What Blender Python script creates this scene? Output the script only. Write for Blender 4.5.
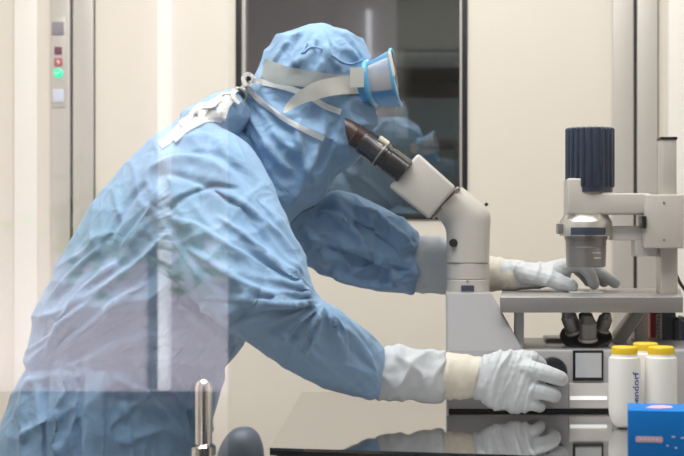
import bpy, bmesh, math, random
import numpy as np
from mathutils import Vector, Matrix, noise
from mathutils.bvhtree import BVHTree

for o in list(bpy.data.objects):
    bpy.data.objects.remove(o)
random.seed(7)
SC = bpy.context.scene
COL = SC.collection

# ------------------------------------------------------------------ camera, world, lights, exposure
CAMZ = 1.2
FPX = 1254.0
CX = 440.0      # picture column of the optical axis (the photograph is an off-centre crop)
cam_d = bpy.data.cameras.new('camera')
cam_d.sensor_width = 36.0
cam_d.lens = 36.0 * FPX / 684.0
cam_d.shift_x = (342.0 - CX) / 684.0
cam_d.dof.use_dof = True
cam_d.dof.focus_distance = 2.03
cam_d.dof.aperture_fstop = 6.3
cam_d.clip_start = 0.02
cam = bpy.data.objects.new('camera', cam_d)
cam.location = (0, 0, CAMZ)
cam.rotation_euler = (math.pi / 2, 0, 0)
COL.objects.link(cam)
SC.camera = cam

wd = bpy.data.worlds.new('world')
SC.world = wd
wd.use_nodes = True
wd.node_tree.nodes['Background'].inputs[0].default_value = (0.9, 0.95, 1.0, 1)
wd.node_tree.nodes['Background'].inputs[1].default_value = 0.15

SC.view_settings.view_transform = 'Standard'
SC.view_settings.look = 'None'
SC.view_settings.exposure = 0.2
SC.view_settings.gamma = 1.0
SC.view_settings.use_curve_mapping = False


def area(name, loc, size, power, color, target=None):
    l = bpy.data.lights.new(name, 'AREA')
    l.shape = 'RECTANGLE'
    l.size, l.size_y = size
    l.energy = power
    l.color = color
    o = bpy.data.objects.new(name, l)
    o.location = loc
    if target is not None:
        o.rotation_euler = (Vector(target) - Vector(loc)).to_track_quat('-Z', 'Y').to_euler()
    COL.objects.link(o)
    return o


area('lab_ceiling_light', (-0.45, 1.8, 2.66), (1.1, 0.5), 24, (1.0, 0.975, 0.94))
area('lab_rear_ceiling_light', (0.2, 2.6, 2.66), (2.0, 0.3), 9, (1.0, 0.965, 0.92))
area('lab_front_fill', (0.0, 1.2, 2.64), (2.2, 0.25), 20, (1.0, 0.975, 0.95), (-0.1, 2.25, 0.7))  # unseen fill lamp added to brighten the scene from the front
area('corridor_front_fill', (0.0, 0.35, 2.66), (2.4, 0.5), 5, (1.0, 0.97, 0.94))  # weak front fill added on the viewer's side, no known fixture
area('corridor_haze_fill', (-1.0, -1.22, 0.755), (1.1, 0.06), 5.8, (1.0, 0.97, 0.95), (-1.0, -1.5, 1.2))  # unseen lamp added so the mirrored haze fades upwards
area('back_room_light', (0.0, 4.6, 2.6), (1.2, 0.8), 9.0, (0.95, 1.0, 1.0))


# ------------------------------------------------------------------ helpers
def P(px, py, d):
    """point that the photograph shows at (px, py) when it stands d metres away"""
    return Vector(((px - CX) / FPX * d, d, CAMZ - (py - 228.0) / FPX * d))


def lin(c):
    return tuple(((v / 255.0) / 12.92 if v / 255.0 <= 0.04045 else ((v / 255.0 + 0.055) / 1.055) ** 2.4) for v in c)


def mat(name, color, rough=0.5, metal=0.0, bump=0.0, bscale=60.0, var=0.0, vscale=6.0, coat=0.0,
        sheen=0.0, trans=0.0, emit=None, emit_s=0.0, spec=0.5, alpha=1.0, stretch=None, sub=0.0, wrinkle=0.0, wscale=12.0):
    m = bpy.data.materials.new(name)
    m.use_nodes = True
    nt = m.node_tree
    b = nt.nodes['Principled BSDF']
    c = (*color, 1.0)
    b.inputs['Base Color'].default_value = c
    b.inputs['Roughness'].default_value = rough
    b.inputs['Metallic'].default_value = metal
    b.inputs['Coat Weight'].default_value = coat
    b.inputs['Sheen Weight'].default_value = sheen
    b.inputs['Transmission Weight'].default_value = trans
    b.inputs['Specular IOR Level'].default_value = spec
    b.inputs['Alpha'].default_value = alpha
    if sub:
        b.inputs['Subsurface Weight'].default_value = sub
        b.inputs['Subsurface Radius'].default_value = (0.01, 0.01, 0.01)
    if emit:
        b.inputs['Emission Color'].default_value = (*emit, 1)
        b.inputs['Emission Strength'].default_value = emit_s
    tc = nt.nodes.new('ShaderNodeTexCoord')
    src = tc.outputs['Object']
    if stretch:
        mp = nt.nodes.new('ShaderNodeMapping')
        mp.inputs['Scale'].default_value = stretch
        nt.links.new(src, mp.inputs['Vector'])
        src = mp.outputs['Vector']
    if var > 0:
        n = nt.nodes.new('ShaderNodeTexNoise')
        n.inputs['Scale'].default_value = vscale
        n.inputs['Detail'].default_value = 4
        nt.links.new(src, n.inputs['Vector'])
        mx = nt.nodes.new('ShaderNodeMix')
        mx.data_type = 'RGBA'
        mx.inputs[6].default_value = (*[max(0, v * (1 - var)) for v in color], 1)
        mx.inputs[7].default_value = (*[min(1, v * (1 + var)) for v in color], 1)
        nt.links.new(n.outputs['Fac'], mx.inputs[0])
        nt.links.new(mx.outputs[2], b.inputs['Base Color'])
    if bump > 0:
        n2 = nt.nodes.new('ShaderNodeTexNoise')
        n2.inputs['Scale'].default_value = bscale
        n2.inputs['Detail'].default_value = 5
        nt.links.new(src, n2.inputs['Vector'])
        bp = nt.nodes.new('ShaderNodeBump')
        bp.inputs['Strength'].default_value = bump
        bp.inputs['Distance'].default_value = 0.004
        nt.links.new(n2.outputs['Fac'], bp.inputs['Height'])
        nt.links.new(bp.outputs['Normal'], b.inputs['Normal'])
        if wrinkle > 0:
            n3 = nt.nodes.new('ShaderNodeTexNoise')
            n3.inputs['Scale'].default_value = wscale
            n3.inputs['Detail'].default_value = 3
            n3.inputs['Roughness'].default_value = 0.45
            n3.inputs['Distortion'].default_value = 0.8
            nt.links.new(src, n3.inputs['Vector'])
            s1 = nt.nodes.new('ShaderNodeMath')
            s1.operation = 'SUBTRACT'
            s1.inputs[1].default_value = 0.5
            s2 = nt.nodes.new('ShaderNodeMath')
            s2.operation = 'ABSOLUTE'
            nt.links.new(n3.outputs['Fac'], s1.inputs[0])
            nt.links.new(s1.outputs[0], s2.inputs[0])
            bq = nt.nodes.new('ShaderNodeBump')
            bq.invert = True
            bq.inputs['Strength'].default_value = wrinkle
            bq.inputs['Distance'].default_value = 0.03
            nt.links.new(s2.outputs[0], bq.inputs['Height'])
            nt.links.new(bq.outputs['Normal'], bp.inputs['Normal'])
    return m


def pane_mat(name, refl, tint, ior=1.45):
    """thin sheet glass: transparent with a mirror reflection that rises at grazing angles"""
    m = bpy.data.materials.new(name)
    m.use_nodes = True
    nt = m.node_tree
    nt.nodes.clear()
    out = nt.nodes.new('ShaderNodeOutputMaterial')
    mix = nt.nodes.new('ShaderNodeMixShader')
    tr = nt.nodes.new('ShaderNodeBsdfTransparent')
    tr.inputs['Color'].default_value = (*tint, 1)
    gl = nt.nodes.new('ShaderNodeBsdfGlossy')
    gl.inputs['Roughness'].default_value = 0.0
    gl.inputs['Color'].default_value = (1, 1, 1, 1)
    fr = nt.nodes.new('ShaderNodeLayerWeight')
    fr.inputs['Blend'].default_value = 0.1
    ad = nt.nodes.new('ShaderNodeMath')
    ad.operation = 'MULTIPLY_ADD'
    ad.inputs[1].default_value = 0.6
    ad.inputs[2].default_value = refl
    nt.links.new(fr.outputs['Fresnel'], ad.inputs[0])
    cl = nt.nodes.new('ShaderNodeMath')
    cl.operation = 'MINIMUM'
    cl.inputs[1].default_value = 1.0
    nt.links.new(ad.outputs[0], cl.inputs[0])
    nt.links.new(cl.outputs[0], mix.inputs[0])
    nt.links.new(tr.outputs[0], mix.inputs[1])
    nt.links.new(gl.outputs[0], mix.inputs[2])
    nt.links.new(mix.outputs[0], out.inputs['Surface'])
    return m


def mesh_obj(name, me, m, parent=None, sharp=None, local=False):
    o = bpy.data.objects.new(name, me)
    COL.objects.link(o)
    if m is not None:
        me.materials.clear()
        me.materials.append(m)
    if sharp is not None:
        for p in me.polygons:
            p.use_smooth = True
        if sharp < 180:
            me.set_sharp_from_angle(angle=math.radians(sharp))
    if parent is not None:
        o.parent = parent
        if not local:
            o.matrix_parent_inverse = root_inv(parent)
    return o


def root_inv(p):
    t = Vector((0, 0, 0))
    q = p
    while q is not None:
        if q.type == 'EMPTY':
            t += q.location
        q = q.parent
    return Matrix.Translation(-t) if p.type == 'EMPTY' else Matrix.Identity(4)


def obj(name, bm, m, parent=None, sharp=35, local=False):
    bmesh.ops.recalc_face_normals(bm, faces=bm.faces)
    me = bpy.data.meshes.new(name)
    bm.to_mesh(me)
    bm.free()
    return mesh_obj(name, me, m, parent, sharp, local)


def tag(o, label, cat, group=None):
    o['label'] = label
    o['category'] = cat
    if group:
        o['group'] = group
    return o


def thing(name, loc, label, cat, group=None):
    o = bpy.data.objects.new(name, None)
    o.empty_display_size = 0.05
    o.location = loc
    COL.objects.link(o)
    return tag(o, label, cat, group)


def struct(o):
    o['kind'] = 'structure'
    return o


def box(bm, lo, hi, bev=0.0, xf=None):
    lo, hi = Vector(lo), Vector(hi)
    vs = [bm.verts.new((x, y, z)) for x in (lo.x, hi.x) for y in (lo.y, hi.y) for z in (lo.z, hi.z)]
    idx = [(0, 1, 3, 2), (4, 6, 7, 5), (0, 4, 5, 1), (2, 3, 7, 6), (0, 2, 6, 4), (1, 5, 7, 3)]
    fs = [bm.faces.new([vs[i] for i in f]) for f in idx]
    if bev > 0:
        es = list({e for f in fs for e in f.edges})
        r = bmesh.ops.bevel(bm, geom=es, offset=bev, segments=3, profile=0.5, affect='EDGES')
        vs = list({v for f in r['faces'] for v in f.verts} | {v for v in vs if v.is_valid})
    if xf:
        for v in vs:
            v.co = xf(v.co)
    return vs


def prism(bm, pts, vec, bev=0.0, seg=3):
    """closed polygon pts swept along vec"""
    vec = Vector(vec)
    a = [bm.verts.new(p) for p in pts]
    b = [bm.verts.new(Vector(p) + vec) for p in pts]
    n = len(a)
    fs = [bm.faces.new(a), bm.faces.new(list(reversed(b)))]
    for i in range(n):
        j = (i + 1) % n
        fs.append(bm.faces.new((a[j], a[i], b[i], b[j])))
    if bev > 0:
        bmesh.ops.recalc_face_normals(bm, faces=fs)
        es = list({e for f in fs for e in f.edges})
        bmesh.ops.bevel(bm, geom=es, offset=bev, segments=seg, profile=0.5, affect='EDGES')


def pprism(bm, pix, d0, d1, bev=0.0, seg=3):
    """prism whose outline is seen at depth d0 and reaches back to d1"""
    prism(bm, [P(x, y, d0) for x, y in pix], (0, d1 - d0, 0), bev, seg)


def frame_of(axis):
    a = Vector(axis).normalized()
    t = Vector((0, 0, 1)) if abs(a.z) < 0.9 else Vector((0, 1, 0))
    u = a.cross(t).normalized()
    return a, u, a.cross(u).normalized()


def lathe(bm, origin, axis, prof, n=40):
    """prof: (distance along axis, radius)"""
    a, u, w = frame_of(axis)
    o = Vector(origin)
    rings = []
    for t, r in prof:
        rings.append([bm.verts.new(o + a * t + (u * math.cos(2 * math.pi * k / n) + w * math.sin(2 * math.pi * k / n)) * max(r, 1e-5)) for k in range(n)])
    for A, B in zip(rings[:-1], rings[1:]):
        for k in range(n):
            j = (k + 1) % n
            bm.faces.new((A[k], A[j], B[j], B[k]))
    bm.faces.new(rings[0])
    bm.faces.new(list(reversed(rings[-1])))


def catmull(arr, sub):
    arr = np.asarray(arr, float)
    n = len(arr)
    out = []
    for i in range(n - 1):
        p0 = arr[max(i - 1, 0)]
        p1 = arr[i]
        p2 = arr[i + 1]
        p3 = arr[min(i + 2, n - 1)]
        for k in range(sub):
            t = k / sub
            out.append(0.5 * ((2 * p1) + (-p0 + p2) * t + (2 * p0 - 5 * p1 + 4 * p2 - p3) * t * t + (-p0 + 3 * p1 - 3 * p2 + p3) * t ** 3))
    out.append(arr[-1])
    return np.array(out)


def sec(A, B, d, dh):
    a, b = P(*A, d), P(*B, d)
    return list((a + b) / 2) + list((a - b) / 2) + [0, dh, 0]


def loft(bm, secs, n=32, sub=5, pw=2.0, dome=0.0):
    S = catmull(secs, sub) if sub > 1 else np.asarray(secs, float)
    rings = []
    for s in S:
        c, a1, a2 = s[0:3], s[3:6], s[6:9]
        ring = []
        for k in range(n):
            th = 2 * math.pi * k / n
            cc, ss = math.cos(th), math.sin(th)
            x = math.copysign(abs(cc) ** (2 / pw), cc)
            y = math.copysign(abs(ss) ** (2 / pw), ss)
            ring.append(bm.verts.new(c + a1 * x + a2 * y))
        rings.append(ring)
    for A, B in zip(rings[:-1], rings[1:]):
        for k in range(n):
            j = (k + 1) % n
            bm.faces.new((A[k], A[j], B[j], B[k]))
    bm.faces.new(rings[0])
    bm.faces.new(list(reversed(rings[-1])))


def tube(bm, pts, radii, n=14, sub=4):
    """round tapered tube with domed ends"""
    if not hasattr(radii, '__len__'):
        radii = [radii] * len(pts)
    arr = [list(p) + [r] for p, r in zip(pts, radii)]
    S = catmull(arr, sub) if sub > 1 else np.array(arr)
    pt = [Vector(s[:3]) for s in S]
    rr = [float(s[3]) for s in S]
    d0 = (pt[1] - pt[0]).normalized()
    d1 = (pt[-1] - pt[-2]).normalized()
    pre = [(pt[0] - d0 * rr[0] * math.cos(a), rr[0] * math.sin(a)) for a in (0.15, 0.6, 1.05)]
    post = [(pt[-1] + d1 * rr[-1] * math.cos(a), rr[-1] * math.sin(a)) for a in (1.05, 0.6, 0.15)]
    allp = pre + list(zip(pt, rr)) + post
    _, u, w = frame_of(d0)
    prev = d0
    rings = []
    m = len(allp)
    for i, (p, r) in enumerate(allp):
        t = (allp[min(i + 1, m - 1)][0] - allp[max(i - 1, 0)][0])
        t = t.normalized() if t.length > 1e-9 else prev
        q = prev.rotation_difference(t)
        u = q @ u
        w = q @ w
        prev = t
        rings.append([bm.verts.new(p + (u * math.cos(2 * math.pi * k / n) + w * math.sin(2 * math.pi * k / n)) * r) for k in range(n)])
    for A, B in zip(rings[:-1], rings[1:]):
        for k in range(n):
            j = (k + 1) % n
            bm.faces.new((A[k], A[j], B[j], B[k]))
    bm.faces.new(rings[0])
    bm.faces.new(list(reversed(rings[-1])))


def remesh(bm, voxel, smooth=6, fac=0.5):
    """one continuous skin over the overlapping closed shapes in bm"""
    bmesh.ops.recalc_face_normals(bm, faces=bm.faces)
    me = bpy.data.meshes.new('tmp')
    bm.to_mesh(me)
    bm.free()
    o = bpy.data.objects.new('tmp', me)
    COL.objects.link(o)
    r = o.modifiers.new('r', 'REMESH')
    r.mode = 'VOXEL'
    r.voxel_size = voxel
    if smooth:
        s = o.modifiers.new('s', 'SMOOTH')
        s.factor = fac
        s.iterations = smooth
    dg = bpy.context.evaluated_depsgraph_get()
    dg.update()
    me2 = bpy.data.meshes.new_from_object(o.evaluated_get(dg))
    bpy.data.objects.remove(o)
    bpy.data.meshes.remove(me)
    return me2


def displace(me, fn):
    nv = len(me.vertices)
    co = np.empty(nv * 3)
    no = np.empty(nv * 3)
    me.vertices.foreach_get('co', co)
    me.vertices.foreach_get('normal', no)
    co = co.reshape(-1, 3)
    no = no.reshape(-1, 3)
    d = np.array([fn(Vector(c), Vector(n)) for c, n in zip(co, no)])
    co += no * d[:, None]
    me.vertices.foreach_set('co', co.ravel())
    me.update()


def ridge(v, sharp=1.6):
    """-0.5..0.5, narrow crests"""
    return (1.0 - min(1.0, abs(noise.noise(v)) * 2.1)) ** sharp - 0.36


def sstep(a, b, x):
    t = max(0.0, min(1.0, (x - a) / (b - a)))
    return t * t * (3 - 2 * t)


def bvh_of(me):
    return BVHTree.FromPolygons([v.co.copy() for v in me.vertices], [tuple(p.vertices) for p in me.polygons])


EYE = Vector((0, 0, CAMZ))


def on_surf(bvhs, px, py, off=0.0, fallback=2.1):
    d = (P(px, py, 1.0) - EYE).normalized()
    best = None
    for b in bvhs:
        h = b.ray_cast(EYE, d)
        if h[0] is not None and (best is None or h[3] < best[1]):
            best = (h[0], h[3])
    if best is None:
        return P(px, py, fallback - off)
    return best[0] - d * off


def ribbon(bm, rows, thick):
    """rows of points across the strip, given along it"""
    vs = [[bm.verts.new(p) for p in r] for r in rows]
    fs = []
    for A, B in zip(vs[:-1], vs[1:]):
        for k in range(len(A) - 1):
            fs.append(bm.faces.new((A[k], A[k + 1], B[k + 1], B[k])))
    bmesh.ops.solidify(bm, geom=fs, thickness=thick)


# ------------------------------------------------------------------ materials
M = {}
M['wall'] = mat('cream wall panel', (0.78, 0.72, 0.635), 0.35, bump=0.02, bscale=8)
M['wall_low'] = mat('wall paint', (0.80, 0.75, 0.68), 0.5)
M['wall_white'] = mat('white wall panel', (0.90, 0.86, 0.80), 0.35)
M['alu'] = mat('satin aluminium profile', (0.62, 0.58, 0.54), 0.38, 0.35, var=0.03, vscale=3)
M['joint'] = mat('dark joint seal', (0.035, 0.04, 0.05), 0.6)
M['gasket'] = mat('black window gasket', (0.012, 0.013, 0.018), 0.4)
M['floor'] = mat('grey vinyl floor', (0.60, 0.60, 0.60), 0.3, var=0.06, vscale=20)
M['ceiling'] = mat('white ceiling', (0.80, 0.79, 0.77), 0.6)
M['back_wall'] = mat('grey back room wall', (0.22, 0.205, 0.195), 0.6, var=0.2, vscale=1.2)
M['pane_front'] = pane_mat('partition glass', 0.085, (0.97, 0.98, 0.98))
M['pane_back'] = pane_mat('tinted window glass', 0.22, (0.80, 0.83, 0.84))
M['gown'] = mat('blue nonwoven gown', (0.235, 0.385, 0.58), 0.75, wrinkle=0.32, wscale=14, bump=0.22, bscale=420, var=0.06, vscale=30, sheen=0.15, spec=0.25)
M['hood'] = mat('blue nonwoven hood', (0.24, 0.39, 0.585), 0.75, wrinkle=0.35, wscale=18, bump=0.22, bscale=420, var=0.06, vscale=30, sheen=0.15, spec=0.25)
M['tie'] = mat('white tie tape', (0.94, 0.93, 0.91), 0.7, bump=0.2, bscale=300)
M['strap'] = mat('off white elastic', (0.72, 0.70, 0.65), 0.6, bump=0.15, bscale=500)
M['strap_thin'] = mat('sheer grey elastic', (0.50, 0.53, 0.54), 0.6, bump=0.15, bscale=500)
M['side'] = mat('hazy clear plastic', (0.66, 0.67, 0.69), 0.2, alpha=0.55)
M['goggle'] = mat('blue goggle rubber', (0.10, 0.40, 0.68), 0.3, spec=0.5, sub=0.3)
M['goggle_foam'] = mat('cream goggle edge', (0.75, 0.66, 0.55), 0.5)
M['lens'] = pane_mat('clear goggle lens', 0.16, (0.93, 0.95, 0.97))
M['skin'] = mat('skin', (0.62, 0.40, 0.30), 0.5)
M['sleeve_cuff'] = mat('grey white knit cuff', (0.54, 0.565, 0.595), 0.7, bump=0.25, bscale=350, var=0.05, vscale=40)
M['glove'] = mat('white latex glove', (0.57, 0.60, 0.625), 0.5, bump=0.12, bscale=150, var=0.04, vscale=60)
M['glove_cuff'] = mat('cream latex cuff', (0.67, 0.62, 0.53), 0.55, bump=0.15, bscale=200, var=0.05, vscale=50)
M['shoe'] = mat('white overshoe', (0.75, 0.76, 0.78), 0.6)
M['scope'] = mat('warm grey enamel', (0.545, 0.515, 0.475), 0.38, var=0.015, vscale=20, coat=0.1)
M['scope_base'] = mat('cool grey enamel', (0.455, 0.447, 0.46), 0.32, var=0.015, vscale=20, coat=0.15)
M['scope_pale'] = mat('pale grey enamel', (0.66, 0.64, 0.62), 0.4)
M['stage'] = mat('brushed stage metal', (0.37, 0.355, 0.35), 0.36, 0.5, bump=0.05, bscale=80, stretch=(1, 30, 1))
M['steel_dark'] = mat('gunmetal', (0.30, 0.285, 0.275), 0.36, 0.6)
M['silver'] = mat('satin silver', (0.68, 0.645, 0.60), 0.3, 0.7)
M['black'] = mat('black plastic', (0.012, 0.013, 0.017), 0.35)
M['navy'] = mat('dark navy housing', (0.045, 0.055, 0.085), 0.4)
M['cond'] = mat('black ribbed knob', (0.025, 0.035, 0.065), 0.3, coat=0.2)
M['eyecup'] = mat('brown eyecup rubber', (0.045, 0.022, 0.018), 0.35)
M['eyetube'] = mat('black eyepiece tube', (0.022, 0.021, 0.023), 0.25, coat=0.3)
M['cream_mark'] = mat('cream ring mark', (0.62, 0.57, 0.46), 0.4)
M['screen'] = mat('grey display', (0.55, 0.57, 0.59), 0.08, coat=0.6)
M['white_strip'] = mat('glowing white trim', (0.9, 0.9, 0.9), 0.4, emit=(1, 1, 1), emit_s=0.5)  # plain trim strip, given a glow so it reads bright
M['table'] = mat('mirror steel table', (0.56, 0.55, 0.54), 0.05, 1.0)
M['apron'] = mat('brushed steel', (0.60, 0.60, 0.60), 0.25, 1.0)
M['bottle'] = mat('milky plastic', (0.84, 0.82, 0.79), 0.35, sub=0.2)
M['yellow'] = mat('yellow cap', (0.85, 0.60, 0.03), 0.4)
M['text_blue'] = mat('blue print', (0.04, 0.11, 0.36), 0.5)
M['blue_box'] = mat('blue carton', (0.0, 0.20, 0.66), 0.5, spec=0.25, var=0.12, vscale=10)
M['pink'] = mat('pink label', (0.80, 0.48, 0.62), 0.5)
M['pale_print'] = mat('pale print', (0.75, 0.75, 0.78), 0.5)
M['chrome'] = mat('warm chrome', (0.72, 0.68, 0.63), 0.16, 1.0)
M['pad'] = mat('slate grey pad', (0.085, 0.105, 0.14), 0.5, bump=0.05)
M['red'] = mat('red binder', (0.48, 0.02, 0.045), 0.45)
M['white'] = mat('white paper', (0.82, 0.80, 0.78), 0.6)
M['glass'] = mat('slide glass', (0.72, 0.75, 0.75), 0.1, alpha=0.85)
M['ind_grey'] = mat('grey sensor', (0.25, 0.23, 0.27), 0.4)
M['ind_dark'] = mat('dark red lamp', (0.16, 0.03, 0.06), 0.4)
M['ind_red'] = mat('red sign', (0.48, 0.10, 0.10), 0.4)
M['ind_green'] = mat('green light', (0.02, 0.45, 0.25), 0.4, emit=(0.0, 0.75, 0.36), emit_s=0.9)
M['ind_pale'] = mat('pale blue label', (0.62, 0.66, 0.80), 0.5)
M['cor_pale'] = mat('pale corridor wall', (0.80, 0.71, 0.82), 0.6)
M['cor_dark'] = mat('dark corridor wall', (0.05, 0.045, 0.04), 0.7)
M['tube'] = mat('lit tube', (0.9, 0.9, 0.95), 0.4, emit=(0.92, 0.92, 1.0), emit_s=1.25)
M['leaf'] = mat('green leaf', (0.66, 0.80, 0.62), 0.5, var=0.15, vscale=8)
M['pot'] = mat('pale planter', (0.74, 0.64, 0.66), 0.6)

# ------------------------------------------------------------------ setting: back wall with window
YAW = math.radians(2.0)
Y0 = 3.1
UD = Vector((math.cos(YAW), -math.sin(YAW), 0))
WD = Vector((math.sin(YAW), math.cos(YAW), 0))


def BW(v):
    return Vector((0, Y0, 0)) + UD * v[0] + WD * v[1] + Vector((0, 0, v[2]))


def wu(px):
    s = (px - CX) / FPX
    t = Y0 / (1 + s * math.tan(YAW))
    return (Vector((s * t, t, 0)) - Vector((0, Y0, 0))).dot(UD)


def wz(px, py):
    s = (px - CX) / FPX
    t = Y0 / (1 + s * math.tan(YAW))
    return CAMZ - (py - 228) / FPX * t


LX, RX, CEIL = -1.9, 1.9, 2.7
u0, u1 = wu(236), wu(467.5)
zb = wz(350, 219.5)
zt = 2.25
bm = bmesh.new()
box(bm, (LX, 0, 0), (u0, 0.08, CEIL), xf=BW)
box(bm, (u1, 0, 0), (RX, 0.08, CEIL), xf=BW)
box(bm, (u0, 0, 0), (u1, 0.08, zb), xf=BW)
box(bm, (u0, 0, zt), (u1, 0.08, CEIL), xf=BW)
struct(obj('wall_back', bm, M['wall'], None, 30))

wf = bpy.data.objects.new('window_1', None)
COL.objects.link(wf)
struct(wf)


def wbar(name, m, px0, px1, za, zb_, w0, w1):
    b = bmesh.new()
    box(b, (wu(px0), w0, za), (wu(px1), w1, zb_), 0.0015, xf=BW)
    return obj(name, b, m, wf)


b = bmesh.new()
ga = wu(241.5) - wu(236)
for lo, hi in (((u0, -0.006, zb), (wu(241.5), 0.05, zt)), ((wu(462), -0.006, zb), (u1, 0.05, zt)),
               ((wu(241.5), -0.006, zb), (wu(462), 0.05, zb + 0.016)), ((wu(241.5), -0.006, zt - 0.016), (wu(462), 0.05, zt))):
    box(b, lo, hi, 0.001, xf=BW)
obj('gasket', b, M['gasket'], wf)
b = bmesh.new()
box(b, (wu(241.5), 0.004, zb + 0.016), (wu(245), 0.045, zt - 0.016), xf=BW)
box(b, (wu(459.7), 0.004, zb + 0.016), (wu(462), 0.045, zt - 0.016), xf=BW)
obj('inner_frame', b, M['alu'], wf)
b = bmesh.new()
box(b, (wu(245), 0.02, zb + 0.016), (wu(459.7), 0.024, zt - 0.016), xf=BW)
obj('glass_pane', b, M['pane_back'], wf)


def trim(name, m, px0, px1, proud=0.012, za=0.0, zb_=CEIL):
    b = bmesh.new()
    box(b, (wu(px0), -proud, za), (wu(px1), 0.0, zb_), 0.002, xf=BW)
    return struct(obj(name, b, m))


trim('trim_1', M['alu'], 53, 71.5, 0.014)
trim('trim_2', M['joint'], 71.5, 74.5, 0.004)
trim('trim_3', M['alu'], 74.5, 94.5, 0.014)
trim('trim_4', M['joint'], 94.5, 95.5, 0.003)
trim('trim_5', M['alu'], 612, 633, 0.014)
trim('trim_6', M['joint'], 633, 636.5, 0.004)
trim('trim_7', M['alu'], 636.5, 657, 0.014)
trim('trim_8', M['joint'], 657, 658.2, 0.003)
trim('trim_9', M['wall_white'], 15, 38, 0.008)
trim('trim_10', M['wall_white'], 668, 760, 0.004)

# room shell
b = bmesh.new()
box(b, (LX - 0.1, -1.6, -0.05), (RX + 0.1, 6.0, 0.0))
struct(obj('floor', b, M['floor']))
b = bmesh.new()
box(b, (LX - 0.1, -1.6, CEIL), (RX + 0.1, 6.0, CEIL + 0.05))
struct(obj('ceiling', b, M['ceiling']))
b = bmesh.new()
box(b, (LX - 0.1, -1.6, 0), (LX, 6.0, CEIL))
struct(obj('wall_left', b, M['wall_white']))
b = bmesh.new()
box(b, (RX, -1.6, 0), (RX + 0.1, 6.0, CEIL))
struct(obj('wall_right', b, M['wall_white']))
b = bmesh.new()
box(b, (LX, 5.6, 0), (RX, 5.7, CEIL))
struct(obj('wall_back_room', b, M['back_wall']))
# corridor: pale and dark wall tones made up to shape the mirrored haze
GY = 1.0
CY = -1.5


def RX_(px):   # corridor-wall x that shows at px in the partition glass
    return (px - CX) / FPX * (2 * GY - CY)


def RZ_(py):
    return CAMZ - (py - 228.0) / FPX * (2 * GY - CY)


b = bmesh.new()
box(b, (LX, CY - 0.1, 0), (RX_(228), CY, CEIL))
struct(obj('wall_corridor', b, M['cor_pale']))
b = bmesh.new()
box(b, (RX_(228), CY - 0.1, 0), (RX, CY + 0.0, CEIL))
struct(obj('wall_corridor_dark', b, M['cor_dark']))
# glass partition the photograph looks through
g = bpy.data.objects.new('window_2', None)
g.location = (0, 0, 0)
COL.objects.link(g)
struct(g)
b = bmesh.new()
box(b, (-1.8, GY - 0.003, 0.12), (1.8, GY + 0.003, 2.58))
obj('glass_pane', b, M['pane_front'], g)
b = bmesh.new()
box(b, (LX, GY - 0.03, 0), (RX, GY + 0.03, 0.12))
box(b, (LX, GY - 0.03, 2.58), (RX, GY + 0.03, CEIL))
box(b, (LX, GY - 0.03, 0.12), (-1.8, GY + 0.03, 2.58))
box(b, (1.8, GY - 0.03, 0.12), (RX, GY + 0.03, 2.58))
obj('window_frame', b, M['alu'], g)

# ------------------------------------------------------------------ lab table
TZ = 0.9
tb = thing('lab_table', (0.3, 2.0, 0), 'mirror polished steel table under the microscope and bottles', 'table')
poly = [(-0.2525, 2.294), (-0.2325, 1.712), (0.36, 1.615), (0.85, 1.54), (0.85, 2.34)]
b = bmesh.new()
prism(b, [Vector((x, y, TZ - 0.004)) for x, y in poly], (0, 0, 0.004))
obj('table_top', b, M['table'], tb, 20)
b = bmesh.new()
prism(b, [Vector((x, y, TZ - 0.0105)) for x, y in poly], (0, 0, 0.0065))
obj('edge_strip', b, M['black'], tb, 20)
inn = [(-0.245, 2.285), (-0.224, 1.719), (0.36, 1.625), (0.84, 1.55), (0.84, 2.33)]
b = bmesh.new()
prism(b, [Vector((x, y, TZ - 0.07)) for x, y in inn], (0, 0, 0.0595))
obj('apron', b, M['apron'], tb, 20)
for x, y in ((-0.19, 1.75), (-0.21, 2.25), (0.80, 1.60), (0.80, 2.29)):
    b = bmesh.new()
    box(b, (x - 0.02, y - 0.02, 0), (x + 0.02, y + 0.02, TZ - 0.07), 0.003)
    obj('leg', b, M['apron'], tb)

# ------------------------------------------------------------------ person
base = Vector((-0.522, 2.08, 0))
pe = thing('person', base, 'person in blue hooded gown and goggles leaning over the microscope with gloved hands', 'person')

# body under the clothes
b = bmesh.new()
HD = 2.20
loft(b, [sec((300, 40), (330, 38), HD, 0.02), sec((281, 52), (356, 50), HD, 0.06), sec((274, 72), (364, 72), HD, 0.072),
         sec((276, 92), (364, 92), HD, 0.068), sec((288, 112), (366, 114), HD, 0.058), sec((300, 130), (352, 136), HD, 0.045),
         sec((316, 146), (336, 150), HD, 0.02)], 24, 4)
tube(b, [P(364, 84, HD), P(374, 97, HD), P(371, 101, HD)], [0.008, 0.011, 0.009], 10, 3)      # nose
tube(b, [P(360, 112, HD - 0.015), P(363, 113, HD), P(360, 112, HD + 0.015)], [0.005, 0.006, 0.005], 8, 3)   # lips
for s in (-1, 1):
    tube(b, [P(312, 78, HD + s * 0.07), P(314, 92, HD + s * 0.07)], [0.012, 0.008], 8, 2)     # ears
tube(b, [P(305, 120, HD), P(262, 180, 2.16)], [0.05, 0.035], 14, 3)
loft(b, [sec((188, 155), (228, 185), 2.1, 0.08), sec((155, 188), (245, 240), 2.09, 0.14), sec((118, 238), (240, 285), 2.08, 0.16), sec((84, 290), (222, 322), 2.08, 0.155),
         sec((62, 340), (205, 350), 2.08, 0.145), sec((48, 400), (195, 400), 2.08, 0.15), sec((42, 470), (190, 470), 2.08, 0.15)], 24, 4)
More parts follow.
